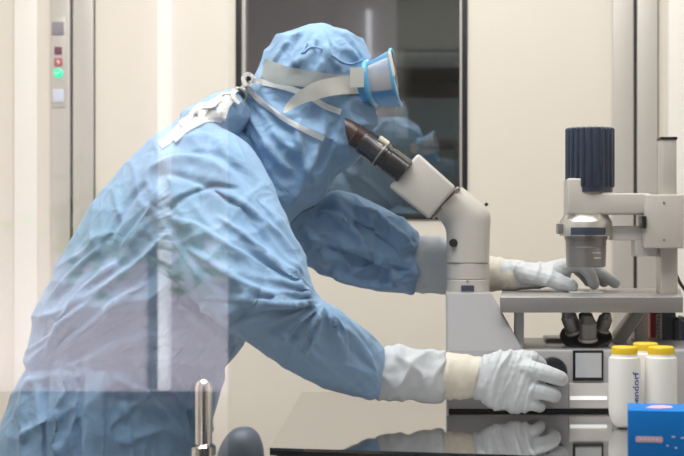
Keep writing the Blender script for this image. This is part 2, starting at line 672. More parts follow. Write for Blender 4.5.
tube(b, [P(205, 195, 2.0), P(222, 240, 1.91), P(270, 322, 1.865), P(325, 356, 1.905), P(385, 374, 1.985), P(455, 377, 2.0)],
     [0.03, 0.034, 0.028, 0.026, 0.022, 0.02], 14, 4)
tube(b, [P(250, 210, 2.22), P(310, 235, 2.285), P(375, 252, 2.29), P(430, 264, 2.275), P(490, 273, 2.258)],
     [0.045, 0.036, 0.03, 0.024, 0.016], 14, 4)
for s in (-1, 1):
    tube(b, [Vector((-0.547, 2.08 + s * 0.08, 0.85)), Vector((-0.532, 2.08 + s * 0.10, 0.48)), Vector((-0.562, 2.08 + s * 0.11, 0.09))],
         [0.085, 0.056, 0.04], 14, 5)
me = remesh(b, 0.008, 4)
body = mesh_obj('body', me, M['skin'], pe, 180)
for s in (-1, 1):
    b = bmesh.new()
    bmesh.ops.create_uvsphere(b, u_segments=16, v_segments=10, radius=0.012)
    bmesh.ops.translate(b, verts=b.verts, vec=P(359, 81, HD + s * 0.031))
    obj('eye', b, M['white'], pe, 180)

def crease_field(me, creases):
    """folds that follow drawn lines: (polyline, half width, height in metres, accept(px, py, y))"""
    nv = len(me.vertices)
    co = np.empty(nv * 3)
    no = np.empty(nv * 3)
    me.vertices.foreach_get('co', co)
    me.vertices.foreach_get('normal', no)
    co = co.reshape(-1, 3)
    no = no.reshape(-1, 3)
    px = CX + co[:, 0] / co[:, 1] * FPX
    py = 228 - (co[:, 2] - CAMZ) / co[:, 1] * FPX
    off = np.zeros(nv)
    face = np.clip(-no[:, 1] * 1.6, 0, 1)
    for line, wdt, amp, ok in creases:
        L = catmull([list(p) for p in line], 5)
        best = np.full(nv, 1e9)
        tt = np.zeros(nv)
        side = np.zeros(nv)
        m = len(L) - 1
        for k in range(m):
            a, c = L[k], L[k + 1]
            d = c - a
            ll = max(1e-6, float(d @ d))
            t = np.clip(((px - a[0]) * d[0] + (py - a[1]) * d[1]) / ll, 0, 1)
            qx, qy = px - a[0] - t * d[0], py - a[1] - t * d[1]
            r = np.hypot(qx, qy)
            sg = np.sign(d[0] * qy - d[1] * qx)
            u = r < best
            best[u] = r[u]
            tt[u] = (k + t[u]) / m
            side[u] = sg[u]
        env = np.clip(np.minimum(tt, 1 - tt) * 5, 0, 1) ** 0.7
        # steep on one side, gentle on the other
        w2 = np.where(side > 0, wdt * 1.9, wdt * 0.75)
        off += amp * env * np.exp(-(best / w2) ** 2) * face * ok(px, py, co[:, 1])
    co += no * off[:, None]
    me.vertices.foreach_set('co', co.ravel())
    me.update()


# gown: torso, skirt and both sleeves as one skin
b = bmesh.new()
TD = 2.08
loft(b, [sec((216, 118), (244, 146), TD + .03, 0.09), sec((196, 117), (258, 168), TD + .03, 0.155), sec((166, 133), (274, 196), TD + .015, 0.20), sec((128, 168), (284, 236), TD, 0.215),
         sec((90, 218), (272, 285), TD, 0.22), sec((58, 278), (254, 322), TD, 0.21), sec((36, 328), (240, 348), TD, 0.195),
         sec((28, 366), (224, 370), TD, 0.185), sec((16, 402), (217, 402), TD, 0.195), sec((9, 456), (208, 456), TD, 0.205),
         sec((0, 560), (215, 560), TD, 0.215), sec((-10, 740), (228, 740), TD, 0.225)], 48, 6)
loft(b, [sec((186, 114), (214, 150), 2.09, 0.10), sec((205, 101), (230, 140), 2.11, 0.10), sec((226, 92), (246, 128), 2.14, 0.095), sec((241, 88), (256, 116), 2.17, 0.085)], 32, 5)
loft(b, [sec((222, 128), (158, 178), 2.05, 0.10), sec((256, 152), (136, 205), 1.975, 0.10), sec((285, 213), (158, 255), 1.90, 0.085), sec((303, 258), (184, 290), 1.86, 0.077),
         sec((317, 293), (214, 321), 1.845, 0.072), sec((333, 306), (250, 344), 1.855, 0.066), sec((352, 319), (289, 369), 1.885, 0.06),
         sec((371, 333), (331, 391), 1.93, 0.052), sec((384, 347), (368, 398), 1.965, 0.042), sec((387, 351), (379, 398), 1.98, 0.036)], 36, 6)
loft(b, [sec((240, 178), (240, 240), 2.22, 0.07), sec((272, 190), (268, 262), 2.25, 0.08), sec((306, 198), (298, 264), 2.28, 0.075), sec((345, 192), (328, 275), 2.295, 0.068),
         sec((380, 205), (366, 289), 2.295, 0.058), sec((405, 222), (397, 294), 2.285, 0.048), sec((420, 236), (413, 292), 2.28, 0.037)], 32, 6)
me = remesh(b, 0.0034, 7)


def topix(c):
    return CX + c.x / c.y * FPX, 228 - (c.z - CAMZ) / c.y * FPX


def gown_folds(c, n):
    px, py = topix(c)
    y = c.y
    d = 0.0
    wx = 9.0 * noise.noise(Vector((px * .016, py * .016, y * 3)))
    wy = 9.0 * noise.noise(Vector((px * .016, py * .016, y * 3 + 20)))
    qx, qy = px + wx, py + wy
    far = sstep(2.16, 2.22, y) * sstep(270, 300, px)
    # where on the near arm (1) or on the trunk (0): left of the under-sleeve line is trunk
    line = 262 + (px - 160) * 0.93
    near = sstep(2.0, 1.93, 4.0 - y - 0.0) if False else (1.0 if y < 2.03 else 0.0)
    arm = near * sstep(-14, 2, line - py) * sstep(150, 185, px) if py < 345 and px < 245 else (near if px >= 225 and py < 405 else 0.0)
    # skirt: gathers hanging from the waist
    w = sstep(352, 372, py) * (1 - sstep(225, 245, px))
    if w > 0:
        amp = 0.009 + 0.011 * sstep(365, 430, py)
        d += w * amp * ridge(Vector((qx * 0.030, y * 7.0, py * 0.0028)), 1.3)
        d += w * 0.005 * ridge(Vector((qx * 0.075, y * 16.0, py * 0.006 + 9)))
        d += w * 0.007 * ridge(Vector(((px * .6 + py) * 0.028, y * 4, (px - py * .6) * 0.008 + 31)), 2.0)
        d -= w * 0.009 * math.exp(-((py - 368 - 3 * noise.noise(Vector((px * .05, 0, y * 8)))) / 5.0) ** 2)
    # trunk: folds running up from the waist towards the shoulder
    tw = (1 - sstep(352, 372, py)) * (1 - far) * (1 - arm)
    if tw > 0 and px < 330:
        al = qx * 0.80 - qy * 0.60
        ac = qx * 0.60 + qy * 0.80
        k = sstep(190, 300, py)
        d += tw * (0.005 + 0.010 * k) * ridge(Vector((ac * 0.026, al * 0.006, y * 3.0 + 3)), 1.7)
        d += tw * (0.003 + 0.005 * k) * ridge(Vector((ac * 0.062, al * 0.014, y * 7.0 + 7)), 1.4)
        d += tw * 0.004 * (1 - k) * ridge(Vector((qx * 0.035, qy * 0.03, y * 8.0 + 17)), 1.8)
    # near sleeve: creases fanning out from the elbow crook, long folds down the upper arm
    if arm > 0:
        ex, ey = qx - 322, qy - 301
        r = math.hypot(ex, ey)
        an = math.atan2(ey, ex)
        fan = math.exp(-(r / 95.0) ** 2)
        d += arm * 0.014 * fan * sstep(3, 22, r) * ridge(Vector((an * 2.3, r * 0.006, 1.7)), 1.6)
        up = (1 - sstep(295, 335, py))
        al = qx * 0.62 + qy * 0.78
        ac = qx * 0.78 - qy * 0.62
        d += arm * 0.011 * up * ridge(Vector((ac * 0.020, al * 0.006, 5.5)), 1.9)
        d += arm * 0.0055 * up * ridge(Vector((ac * 0.052, al * 0.014, 15.5)), 1.5)
        d += arm * 0.005 * up * ridge(Vector((al * 0.03, ac * 0.012, 25.5)), 1.8)
        lo = sstep(320, 345, py)
        al2 = qx * 0.80 + qy * 0.60
        ac2 = -qx * 0.60 + qy * 0.80
        d += arm * 0.010 * lo * ridge(Vector((ac2 * 0.024, al2 * 0.010, 8.5)), 1.7)
        d += arm * 0.005 * lo * ridge(Vector((ac2 * 0.060, al2 * 0.02, 18.5)), 1.5)
        d += arm * 0.005 * sstep(350, 385, px) * ridge(Vector((ac2 * 0.11, al2 * 0.01, 2.5)))
        # seam crease over the shoulder
        rs = math.hypot((px - 150) / 1.35, py - 262)
        d -= arm * 0.007 * math.exp(-((rs - 88) / 3.5) ** 2) * (1 - sstep(250, 275, px))
    # far sleeve
    if far > 0:
        al = qx * 0.80 + qy * 0.6
        ac = -qx * 0.6 + qy * 0.80
        d += far * 0.015 * ridge(Vector((ac * 0.026, al * 0.010, 12.5)), 1.7)
        d += far * 0.008 * ridge(Vector((qx * 0.045, qy * 0.05, 4.5)), 1.8)
        d += far * 0.006 * ridge(Vector(((qx * .95 + qy * .3) * .06, (qy * .95 - qx * .3) * .02, 44.5)), 1.4) * sstep(340, 400, px)
    d += 0.002 * noise.noise(c * 16.0) + 0.0012 * ridge(c * 22.0, 2.2)
    return d * (0.22 + 0.78 * min(1.0, abs(n.y) * 1.35))


displace(me, gown_folds)
ARM = lambda px, py, y: (y < 2.06) & (py < 262 + (px - 160) * 0.93 + 6)
TRUNK = lambda px, py, y: (y < 2.1) & ((py > 262 + (px - 160) * 0.93 - 4) | (px < 165))
FAR = lambda px, py, y: y > 2.12
FORE = lambda px, py, y: (y < 2.06) & (px > 215)
crease_field(me, [
    ([(163, 212), (178, 199), (196, 190), (216, 185), (240, 188)], 2.2, -0.007, ARM),
    ([(205, 186), (235, 197), (262, 218), (286, 244), (306, 284)], 3.0, 0.009, ARM),
    ([(215, 215), (240, 232), (268, 256), (296, 281), (314, 299)], 3.0, 0.010, ARM),
    ([(172, 218), (196, 226), (225, 243), (262, 268), (300, 292)], 3.0, 0.008, ARM),
    ([(186, 246), (212, 262), (246, 284), (290, 300)], 3.2, 0.008, ARM),
    ([(232, 296), (262, 302), (290, 304), (318, 301)], 2.6, 0.009, FORE),
    ([(238, 318), (268, 312), (296, 309), (320, 304)], 2.6, -0.008, FORE),
    ([(320, 303), (319, 318), (313, 338), (304, 352)], 3.0, 0.009, FORE),
    ([(324, 306), (336, 322), (344, 340), (345, 360)], 3.0, 0.007, FORE),
    ([(262, 330), (292, 340), (322, 362), (352, 384)], 3.5, 0.007, FORE),
    ([(332, 318), (352, 334), (368, 356), (378, 384)], 3.0, 0.007, FORE),
    ([(176, 140), (200, 136), (222, 142), (240, 158), (256, 184)], 3.0, 0.008, ARM),
    ([(190, 152), (214, 152), (236, 166), (256, 192), (276, 228)], 2.6, -0.007, ARM),
    ([(150, 168), (176, 158), (205, 160), (230, 174)], 3.0, 0.007, ARM),
    # trunk
    ([(58, 352), (82, 330), (112, 305), (152, 280)], 3.0, 0.011, TRUNK),
    ([(66, 362), (94, 340), (126, 322), (164, 308)], 2.6, -0.009, TRUNK),
    ([(44, 358), (62, 320), (88, 286), (118, 262)], 3.0, 0.009, TRUNK),
    ([(84, 362), (116, 344), (154, 332), (196, 330)], 3.0, 0.010, TRUNK),
    ([(40, 320), (58, 290), (84, 262), (110, 240)], 3.0, 0.007, TRUNK),
    ([(120, 250), (138, 228), (152, 204), (160, 180)], 2.8, 0.008, TRUNK),
    ([(100, 252), (118, 220), (132, 196), (146, 182)], 2.8, -0.006, TRUNK),
    ([(120, 352), (152, 346), (182, 350), (214, 346)], 3.0, -0.007, TRUNK),
    ([(164, 300), (184, 306), (204, 322), (222, 342)], 3.0, 0.009, TRUNK),
    # skirt
    ([(30, 376), (27, 400), (26, 430), (27, 470)], 2.6, 0.012, TRUNK),
    ([(48, 374), (45, 400), (44, 430), (45, 470)], 2.6, -0.010, TRUNK),
    ([(68, 372), (66, 392), (58, 420), (60, 470)], 2.6, 0.013, TRUNK),
    ([(82, 372), (80, 400), (78, 432), (80, 470)], 2.6, -0.009, TRUNK),
    ([(104, 372), (100, 400), (102, 440), (104, 470)], 3.0, 0.009, TRUNK),
    ([(112, 374), (140, 388), (168, 416), (198, 456)], 3.2, 0.012, TRUNK),
    ([(150, 378), (176, 398), (196, 424), (206, 460)], 2.8, -0.010, TRUNK),
    ([(170, 374), (192, 384), (208, 400)], 3.0, 0.009, TRUNK),
    ([(124, 400), (130, 430), (134, 470)], 3.0, 0.008, TRUNK),
    # far sleeve
    ([(318, 214), (340, 216), (358, 232), (372, 256)], 3.0, 0.0149, FAR),
    ([(306, 268), (332, 272), (360, 280), (404, 286)], 3.0, 0.0149, FAR),
    ([(322, 246), (346, 254), (376, 266), (410, 270)], 2.8, -0.0135, FAR),
    ([(356, 206), (378, 216), (398, 232), (414, 250)], 3.0, 0.0135, FAR),
    ([(345, 222), (366, 226), (388, 240), (408, 262)], 2.8, -0.0121, FAR),
    ([(300, 226), (316, 238), (326, 254), (330, 270)], 3.2, 0.0149, FAR),
    ([(372, 262), (388, 268), (400, 278), (412, 280)], 2.6, 0.0108, FAR),
])
gown = mesh_obj('gown', me, M['gown'], pe, 180)
gown_bvh = bvh_of(me)

# hood with shoulder drape
b = bmesh.new()
loft(b, [sec((306, 25), (322, 23), HD, 0.012), sec((286, 33), (343, 29), HD, 0.05), sec((269, 52), (364, 46), HD, 0.082), sec((259, 71), (370, 66), HD, 0.094),
         sec((249, 87), (369, 90), HD, 0.095), sec((242, 101), (374, 112), HD, 0.092), sec((240, 112), (371, 135), HD, 0.09),
         sec((232, 122), (356, 160), HD, 0.092), sec((226, 136), (332, 183), HD, 0.088), sec((228, 152), (303, 210), HD, 0.09),
         sec((236, 178), (288, 224), HD, 0.08)], 44, 6)
me = remesh(b, 0.0036, 5)


def hood_folds(c, n):
    px, py = topix(c)
    y = c.y
    d = 0.0
    # crown gathers above the strap
    up = 1 - sstep(62, 84, py)
    ex, ey = px - 318, py - 22
    an = math.atan2(ey, ex)
    r = math.hypot(ex, ey)
    d += 0.010 * up * sstep(4, 22, r) * ridge(Vector((an * 2.0 + .4 * noise.noise(c * 12), r * 0.012, y * 6)), 1.6)
    d += 0.004 * up * sstep(4, 22, r) * ridge(Vector((an * 4.5, r * 0.03, y * 12 + 5)), 1.6)
    # neck drape
    lo = sstep(86, 112, py)
    al = px * 0.72 + py * 0.70
    ac = px * 0.70 - py * 0.72
    d += 0.013 * lo * ridge(Vector((ac * 0.026 + .3 * noise.noise(c * 9), al * 0.008, y * 3 + 2)), 1.7)
    d += 0.0055 * lo * ridge(Vector((al * 0.04, ac * 0.03, y * 6 + 6)), 1.7)
    # the elastic strap presses the cloth in
    ys = 67 + 0.12 * (px - 265) + 0.0 * px
    d -= 0.003 * math.exp(-((py - ys) / 9.0) ** 2)
    d += 0.002 * noise.noise(c * 22.0) + 0.0012 * noise.noise(c * 60.0)
    return d


displace(me, hood_folds)
ALL = lambda px, py, y: y < 2.2
crease_field(me, [
    ([(312, 42), (304, 54), (296, 66)], 2.4, 0.008, ALL),
    ([(318, 40), (318, 54), (314, 68)], 2.2, -0.007, ALL),
    ([(326, 44), (330, 56), (340, 68)], 2.4, 0.007, ALL),
    ([(290, 40), (282, 52), (276, 62)], 2.4, 0.007, ALL),
    ([(300, 34), (292, 50), (286, 66)], 2.0, -0.006, ALL),
    ([(338, 38), (350, 50), (358, 60)], 2.4, 0.006, ALL),
    ([(246, 96), (256, 122), (272, 150), (292, 172)], 2.8, 0.011, ALL),
    ([(238, 112), (248, 138), (264, 168), (282, 194)], 2.8, -0.011, ALL),
    ([(234, 128), (246, 158), (262, 186), (276, 208)], 2.8, 0.011, ALL),
    ([(262, 104), (278, 122), (296, 134)], 2.6, -0.008, ALL),
    ([(300, 118), (299, 140), (305, 160), (312, 178)], 2.6, 0.008, ALL),
    ([(336, 120), (332, 142), (322, 164), (308, 186)], 2.8, -0.008, ALL),
    ([(318, 144), (312, 164), (300, 186), (290, 206)], 2.8, 0.009, ALL),
    ([(272, 128), (284, 142), (300, 150)], 2.4, 0.007, ALL),
])
hood = mesh_obj('hood', me, M['hood'], pe, 180)
hood_bvh = bvh_of(me)
# stitched crown seam
b = bmesh.new()
seam = [(304, 52), (311, 47), (322, 49), (333, 56), (342, 62), (352, 64), (362, 60)]
tube(b, [on_surf([hood_bvh], x, y, 0.001) for x, y in seam], 0.0016, 8, 4)
obj('seam', b, M['hood'], hood, 180)


# goggle strap round the hood (near side and mirrored far side)
def strap_rows(pairs, off, nacross=5, sub=4, bv=None):
    S = catmull([list(a) + list(c) for a, c in pairs], sub)
    rows = []
    for s in S:
        row = []
        for k in range(nacross):
            t = k / (nacross - 1)
            row.append(on_surf(bv or [hood_bvh], s[0] * (1 - t) + s[2] * t, s[1] * (1 - t) + s[3] * t, off, HD))
        rows.append(row)
    return rows


gg = obj_gog = None
b = bmesh.new()
rows = strap_rows([((265, 59), (261, 76)), ((274, 62), (270, 82)), ((290, 67), (288, 85)), ((312, 71), (310, 88)), ((332, 74), (330, 93)), ((352, 75), (352, 94)), ((369, 75), (369, 93))], 0.004)
ribbon(b, rows, 0.0016)
far_rows = [[Vector((p.x, 2 * HD - p.y, p.z)) for p in r] for r in rows]
ribbon(b, far_rows, 0.0016)
back = [[rows[0][k].lerp(far_rows[0][k], t) + Vector((-0.006 * math.sin(math.pi * t), 0, 0)) for k in range(5)] for t in (0, .25, .5, .75, 1)]
ribbon(b, back, 0.0016)
gog_strap = obj('goggle_strap', b, M['strap_thin'], pe, 50)
b = bmesh.new()
S = catmull([[369, 75, 369, 93.5, .010], [357, 75, 357, 94, .010], [344, 76, 348, 94, .012], [330, 78, 336, 95, .015], [313, 83, 322, 98, .018], [298, 92, 308, 102, .021], [287, 103, 296, 107, .023], [283, 112, 285, 113, .023]], 4)
ribbon(b, [[on_surf([hood_bvh], s[0] * (1 - t) + s[2] * t, s[1] * (1 - t) + s[3] * t, s[4], HD) for t in (0, .33, .66, 1)] for s in S], 0.0014)
obj('strap_end', b, M['strap'], gog_strap, 50)

# goggles: rear skirt rim, front rim, side frames, clear body and lens
GH = 0.092   # half width in depth


def loop(A, B, hw, n=40, p=3.2, bow=0.0):
    a, c = P(*A, HD), P(*B, HD)
    mid, half = (a + c) / 2, (a - c) / 2
    out = []
    for k in range(n):
        th = 2 * math.pi * k / n
        cc, ss = math.cos(th), math.sin(th)
        u = math.copysign(abs(cc) ** (2 / p), cc)
        v = math.copysign(abs(ss) ** (2 / p), ss)
        out.append(mid + half * u + Vector((bow * (1 - v * v), hw * v, 0)))
    return out


def rim(bm, L, r):
    n = len(L)
    cen = sum(L, Vector()) / n
    rings = []
    for k in range(n):
        t = (L[(k + 1) % n] - L[k - 1]).normalized()
        o = (L[k] - cen)
        o = (o - t * o.dot(t)).normalized()
        w = t.cross(o)
        rings.append([bm.verts.new(L[k] + o * r * math.cos(a) + w * r * math.sin(a)) for a in [2 * math.pi * q / 10 for q in range(10)]])
    for k in range(n):
        A, B = rings[k], rings[(k + 1) % n]
        for q in range(10):
            j = (q + 1) % 10
            bm.faces.new((A[q], A[j], B[j], B[q]))


def band(bm, L0, L1, ks, thick):
    ribbon(bm, [[L0[k], L0[k].lerp(L1[k], .5), L1[k]] for k in ks], thick)


gl_root = None
rear = loop((358, 70), (362, 105), GH, bow=0.008)
front = loop((389, 52), (397.5, 105), GH * 0.92, bow=0.006)
mid_ = [r.lerp(f, 0.24) for r, f in zip(rear, front)]
b = bmesh.new()
rim(b, front, 0.0030)
rim(b, [r.lerp(f, 0.24) for r, f in zip(rear, front)], 0.0058)
N = 40
band(b, rear, mid_, list(range(N)) + [0], 0.002)
top_k = [k % N for k in range(-7, 8)]
bot_k = [k % N for k in range(N // 2 - 7, N // 2 + 8)]
band(b, mid_, front, top_k, 0.008)
band(b, mid_, front, bot_k, 0.008)
gog = obj('goggles', b, M['goggle'], pe, 50)
b = bmesh.new()
side1 = list(range(6, N // 2 - 5))
side2 = list(range(N // 2 + 6, N - 5))
band(b, mid_, front, side1, 0.0012)
obj('side_window', b, M['side'], gog, 50)
b = bmesh.new()
band(b, mid_, front, side2, 0.0012)
obj('side_window', b, M['side'], gog, 50)
b = bmesh.new()
cen = sum(front, Vector()) / N
rows = [[cen.lerp(front[k], t) + Vector((0.004 * (1 - t * t), 0, 0)) for t in (0.02, .35, .7, 1.0)] for k in list(range(N)) + [0]]
ribbon(b, rows, 0.0016)
obj('lens', b, M['lens'], gog, 50)
for sgn in (-1, 1):
    b = bmesh.new()
    q = lambda x, y: Vector((P(x, y, HD).x, HD + sgn * (GH * .92), P(x, y, HD).z))
    tube(b, [q(391.5, 60), q(393.3, 70), q(395.2, 81)], 0.0030, 8, 3)
    obj('lens_edge', b, M['goggle_foam'], gog, 180)
for sgn in (-1, 1):
    b = bmesh.new()
    ribbon(b, [[Vector((P(x, y, HD).x, HD + sgn * (GH + .0085 - .003 * (368 - x) / 8), P(x, y, HD).z)) for y in (74.5, 84, 93.5)] for x in (354, 359, 364, 367.5)], 0.002)
    obj('strap_clip', b, M['strap'], gog, 50)

# white tapes tied behind the neck
BV = [gown_bvh, hood_bvh]


def tape(pix, width, off, seed, crumple=0.0, name='tie_tape', parent=None):
    rnd = random.Random(seed)
    S = catmull([[*p] for p in pix], 5)
    rows = []
    for i, s in enumerate(S):
        j0, j1 = S[max(i - 1, 0)], S[min(i + 1, len(S) - 1)]
        tx, ty = j1[0] - j0[0], j1[1] - j0[1]
        L = math.hypot(tx, ty) or 1
        nx, ny = -ty / L, tx / L
        row = []
        for k in range(4):
            t = (k / 3 - .5) * width
            e = off + (s[2] if len(s) > 2 else 0) + crumple * (noise.noise(Vector((s[0] * .12, s[1] * .12, seed + k * .9))) + .4)
            row.append(on_surf(BV, s[0] + nx * t, s[1] + ny * t, e, 2.1))
        rows.append(row)
    # keep it continuous where the cloth falls away
    for i in range(1, len(rows)):
        for k in range(4):
            dy = rows[i][k].y - rows[i - 1][k].y
            if abs(dy) > 0.012:
                d = (rows[i][k] - EYE)
                ny_ = rows[i - 1][k].y + math.copysign(0.012, dy)
                rows[i][k] = EYE + d * (ny_ / d.y)
    bb = bmesh.new()
    ribbon(bb, rows, 0.0012)
    return obj(name, bb, M['tie'], parent or pe, 50)


tape([(247, 79), (262, 82), (280, 86), (297, 91), (312, 98), (325, 106), (341, 112)][:7], 6, 0.0035, 3)
tape([(245, 84), (254, 95), (268, 107), (285, 119), (305, 130), (324, 139)], 5.5, 0.004, 5)
tape([(246, 86), (243, 78), (248, 74), (253, 78), (250, 86), (244, 90)], 4, 0.010, 6, 0.004)
tape([(249, 84), (240, 92), (229, 97), (217, 101), (206, 108), (197, 114)], 8, 0.006, 8, 0.007)
tape([(246, 90), (234, 94), (222, 96), (212, 104), (200, 106), (190, 116), (180, 124)], 6, 0.009, 9, 0.008)
tape([(231, 97), (225, 104), (222, 112), (220, 120)], 11, 0.008, 10, 0.006)
tape([(224, 117), (212, 114), (200, 117), (188, 121), (178, 129), (170, 138), (160, 145)], 8, 0.004, 11, 0.004)
tape([(222, 121), (208, 119), (196, 124), (184, 131), (174, 141)], 5, 0.006, 12, 0.005)
tape([(240, 103), (233, 95), (237, 89), (245, 94), (241, 103)], 5, 0.012, 13, 0.006)
tape([(216, 103), (206, 108), (201, 118)], 5, 0.009, 14, 0.006)

# cuffs and gloves ----------------------------------------------------
def cloth_part(name, secs, m, parent, amp, fx, fy, seed, n=28, vox=0.003):
    bb = bmesh.new()
    loft(bb, secs, n, 6)
    mm = remesh(bb, vox, 3)
    displace(mm, lambda c, nn: amp * ridge(Vector((topix(c)[0] * fx, topix(c)[1] * fy, seed + c.y * 6)), 1.4) + amp * .3 * noise.noise(c * 70))
    return mesh_obj(name, mm, m, parent, 180)


cloth_part('sleeve_cuff', [sec((384, 350), (377, 398), 1.98, 0.033), sec((389, 347), (383, 399), 1.982, 0.036), sec((405, 346), (400, 400), 1.988, 0.036), sec((426, 348), (422, 401), 1.994, 0.035),
                           sec((441, 351), (439, 402), 1.998, 0.034), sec((446, 354), (443, 398), 2.0, 0.030)], M['sleeve_cuff'], pe, 0.0060, 0.055, 0.045, 1)
cloth_part('sleeve_cuff', [sec((416, 238), (411, 291), 2.28, 0.034), sec((424, 235), (420, 293), 2.278, 0.037), sec((447, 238), (446, 294), 2.268, 0.036),
                           sec((470, 250), (470, 293), 2.26, 0.033)], M['sleeve_cuff'], pe, 0.003, 0.045, 0.03, 4)


def glove(palm, digits, cuff, folds):
    bb = bmesh.new()
    loft(bb, palm, 24, 5, 2.3)
    for pts, rad in digits:
        tube(bb, [P(*p) for p in pts], [r / FPX * 2.05 for r in rad], 12, 4)
    mm = remesh(bb, 0.0016, 4)
    displace(mm, folds)
    g_ = mesh_obj('glove', mm, M['glove'], pe, 180)
    cloth_part('glove_cuff', cuff, M['glove_cuff'], g_, 0.0026, 0.10, 0.02, 6, 26, 0.0025)
    return g_


def near_fold(c, n):
    px, py = topix(c)
    w = 1 - sstep(525, 548, px)
    return w * 0.0042 * ridge(Vector((px * 0.075 + py * 0.03 + .3 * noise.noise(c * 20), py * 0.012, 2.2)), 1.6) + w * .0018 * ridge(Vector((px * 0.17 + py * 0.06, py * 0.02, 8.2)), 1.6) + 0.0006 * noise.noise(c * 120)


ND = 1.99
glove([sec((466, 360), (462, 394), 2.0, 0.024), sec((480, 357), (475, 398), 2.0, 0.024), sec((497, 352), (492, 408), ND, 0.026), sec((515, 352), (511, 412), ND, 0.024), sec((530, 358), (526, 412), ND - .002, 0.020), sec((538, 366), (535, 406), ND - .004, 0.014)],
      [([(520, 368, ND - .006), (541, 372, ND - .014), (556, 377, ND - .010), (561, 379, ND + .006), (556, 378, ND + .024)], [10, 8.6, 7.8, 7.2, 6.5]),
       ([(520, 386, ND - .004), (540, 391, ND - .012), (551, 394, ND - .008), (554, 396, ND + .006), (548, 396, ND + .024)], [10, 8.2, 7.4, 7, 6.3]),
       ([(516, 400, ND - .002), (530, 404, ND - .008), (538, 406, ND - .003), (539, 407, ND + .008), (533, 406, ND + .022)], [9, 6.8, 6.2, 5.8, 5.2]),
       ([(508, 360, ND + .008), (524, 357, ND + .012), (534, 359, ND + .016), (541, 364, ND + .024)], [9, 7.2, 6.6, 6]),
       ([(492, 372, ND + .018), (515, 384, ND + .032), (532, 380, ND + .036)], [11, 8.5, 7])],
      [sec((440, 355), (438, 397), 2.0, 0.029), sec((446, 353), (442, 400), 2.0, 0.031), sec((460, 354), (455, 400), 2.0, 0.030), sec((474, 356), (468, 398), 2.0, 0.0285), sec((482, 357), (473, 396), 2.0, 0.027)], near_fold)


def far_fold(c, n):
    px, py = topix(c)
    w = 1 - sstep(560, 580, px)
    return w * 0.0030 * ridge(Vector((px * 0.08, py * 0.03, 6.2)), 1.5) + 0.0006 * noise.noise(c * 120)


glove([sec((500, 259), (500, 289), 2.255, 0.024), sec((518, 261), (518, 289), 2.25, 0.028), sec((540, 262), (538, 288), 2.245, 0.036), sec((558, 261), (556, 284), 2.25, 0.040), sec((570, 263), (569, 280), 2.255, 0.036)],
      [([(524, 272, 2.222), (545, 277, 2.205), (560, 282, 2.198), (571, 286, 2.195)], [11.5, 9.8, 8.8, 8]),
       ([(558, 269, 2.228), (578, 265, 2.226), (589, 273, 2.222), (594, 284, 2.220)], [9, 8, 7.2, 6.3]),
       ([(560, 268, 2.250), (584, 265, 2.252), (604, 276, 2.252), (615, 283, 2.252)], [9, 7.6, 6.8, 6]),
       ([(558, 268, 2.272), (580, 263, 2.276), (596, 273, 2.276), (604, 282, 2.276)], [9, 7.5, 6.6, 6]),
       ([(552, 269, 2.284), (570, 266, 2.296), (582, 274, 2.298), (588, 282, 2.298)], [8.5, 6.6, 6, 5.5])],
      [sec((482, 257), (482, 293), 2.262, 0.026), sec((492, 256), (492, 292), 2.26, 0.027), sec((508, 259), (508, 291), 2.255, 0.027), sec((524, 261), (522, 290), 2.25, 0.029)], far_fold)

# overshoes
for s in (-1, 1):
    b = bmesh.new()
    c = Vector((-0.562, 2.08 + s * 0.11, 0))
    tube(b, [c + Vector((-0.05, 0, 0.05)), c + Vector((0.06, 0, 0.05)), c + Vector((0.19, 0, 0.04))], [0.05, 0.052, 0.04], 16, 4)
    tube(b, [c + Vector((0.0, 0, 0.06)), c + Vector((0.0, 0, 0.28)), c + Vector((0.015, 0, 0.42))], [0.058, 0.062, 0.072], 16, 4)
    for v in b.verts:
        v.co.z = max(v.co.z, 0.0)
    mesh_obj('overshoe', remesh(b, 0.006, 3), M['shoe'], pe, 180)

# ------------------------------------------------------------------ microscope
mi = thing('microscope', (0.16, 2.16, TZ), 'grey inverted microscope standing on the steel table in front of the person', 'microscope')
# base and limb
b = bmesh.new()
pprism(b, [(446.5, 350), (446.5, 409), (720, 409), (720, 350)], 2.045, 2.275, 0.003)
base_o = obj('base', b, M['scope_base'], mi)
b = bmesh.new()
pprism(b, [(449, 408.5), (449, 411.2), (716, 411.2), (716, 408.5)], 2.052, 2.27)
obj('foot_plinth', b, M['black'], base_o)
b = bmesh.new()
zt0, zt1 = P(0, 351, 2.045).z, P(0, 294, 2.065).z
lo4 = [Vector((P(446.5, 0, 2.045).x, 2.045, zt0)), Vector((P(524, 0, 2.045).x, 2.045, zt0)), Vector((P(524, 0, 2.045).x, 2.275, zt0)), Vector((P(446.5, 0, 2.045).x, 2.275, zt0))]
hi4 = [Vector((P(446, 0, 2.065).x, 2.065, zt1)), Vector((P(492, 0, 2.065).x, 2.065, zt1)), Vector((P(492, 0, 2.065).x, 2.25, zt1)), Vector((P(446, 0, 2.065).x, 2.25, zt1))]
va, vb = [b.verts.new(p) for p in lo4], [b.verts.new(p) for p in hi4]
b.faces.new(va)
b.faces.new(list(reversed(vb)))
for k in range(4):
    b.faces.new((va[k], va[(k + 1) % 4], vb[(k + 1) % 4], vb[k]))
bmesh.ops.recalc_face_normals(b, faces=b.faces)
bmesh.ops.bevel(b, geom=[e for e in b.edges if abs(e.verts[0].co.z - e.verts[1].co.z) > .01], offset=0.006, segments=3, profile=0.5, affect='EDGES')
obj('limb', b, M['scope_base'], mi)
b = bmesh.new()
pprism(b, [(515, 308), (515, 351), (524, 351), (524, 308)], 2.07, 2.10, 0.001)
obj('stage_support', b, M['scope_base'], mi)
b = bmesh.new()
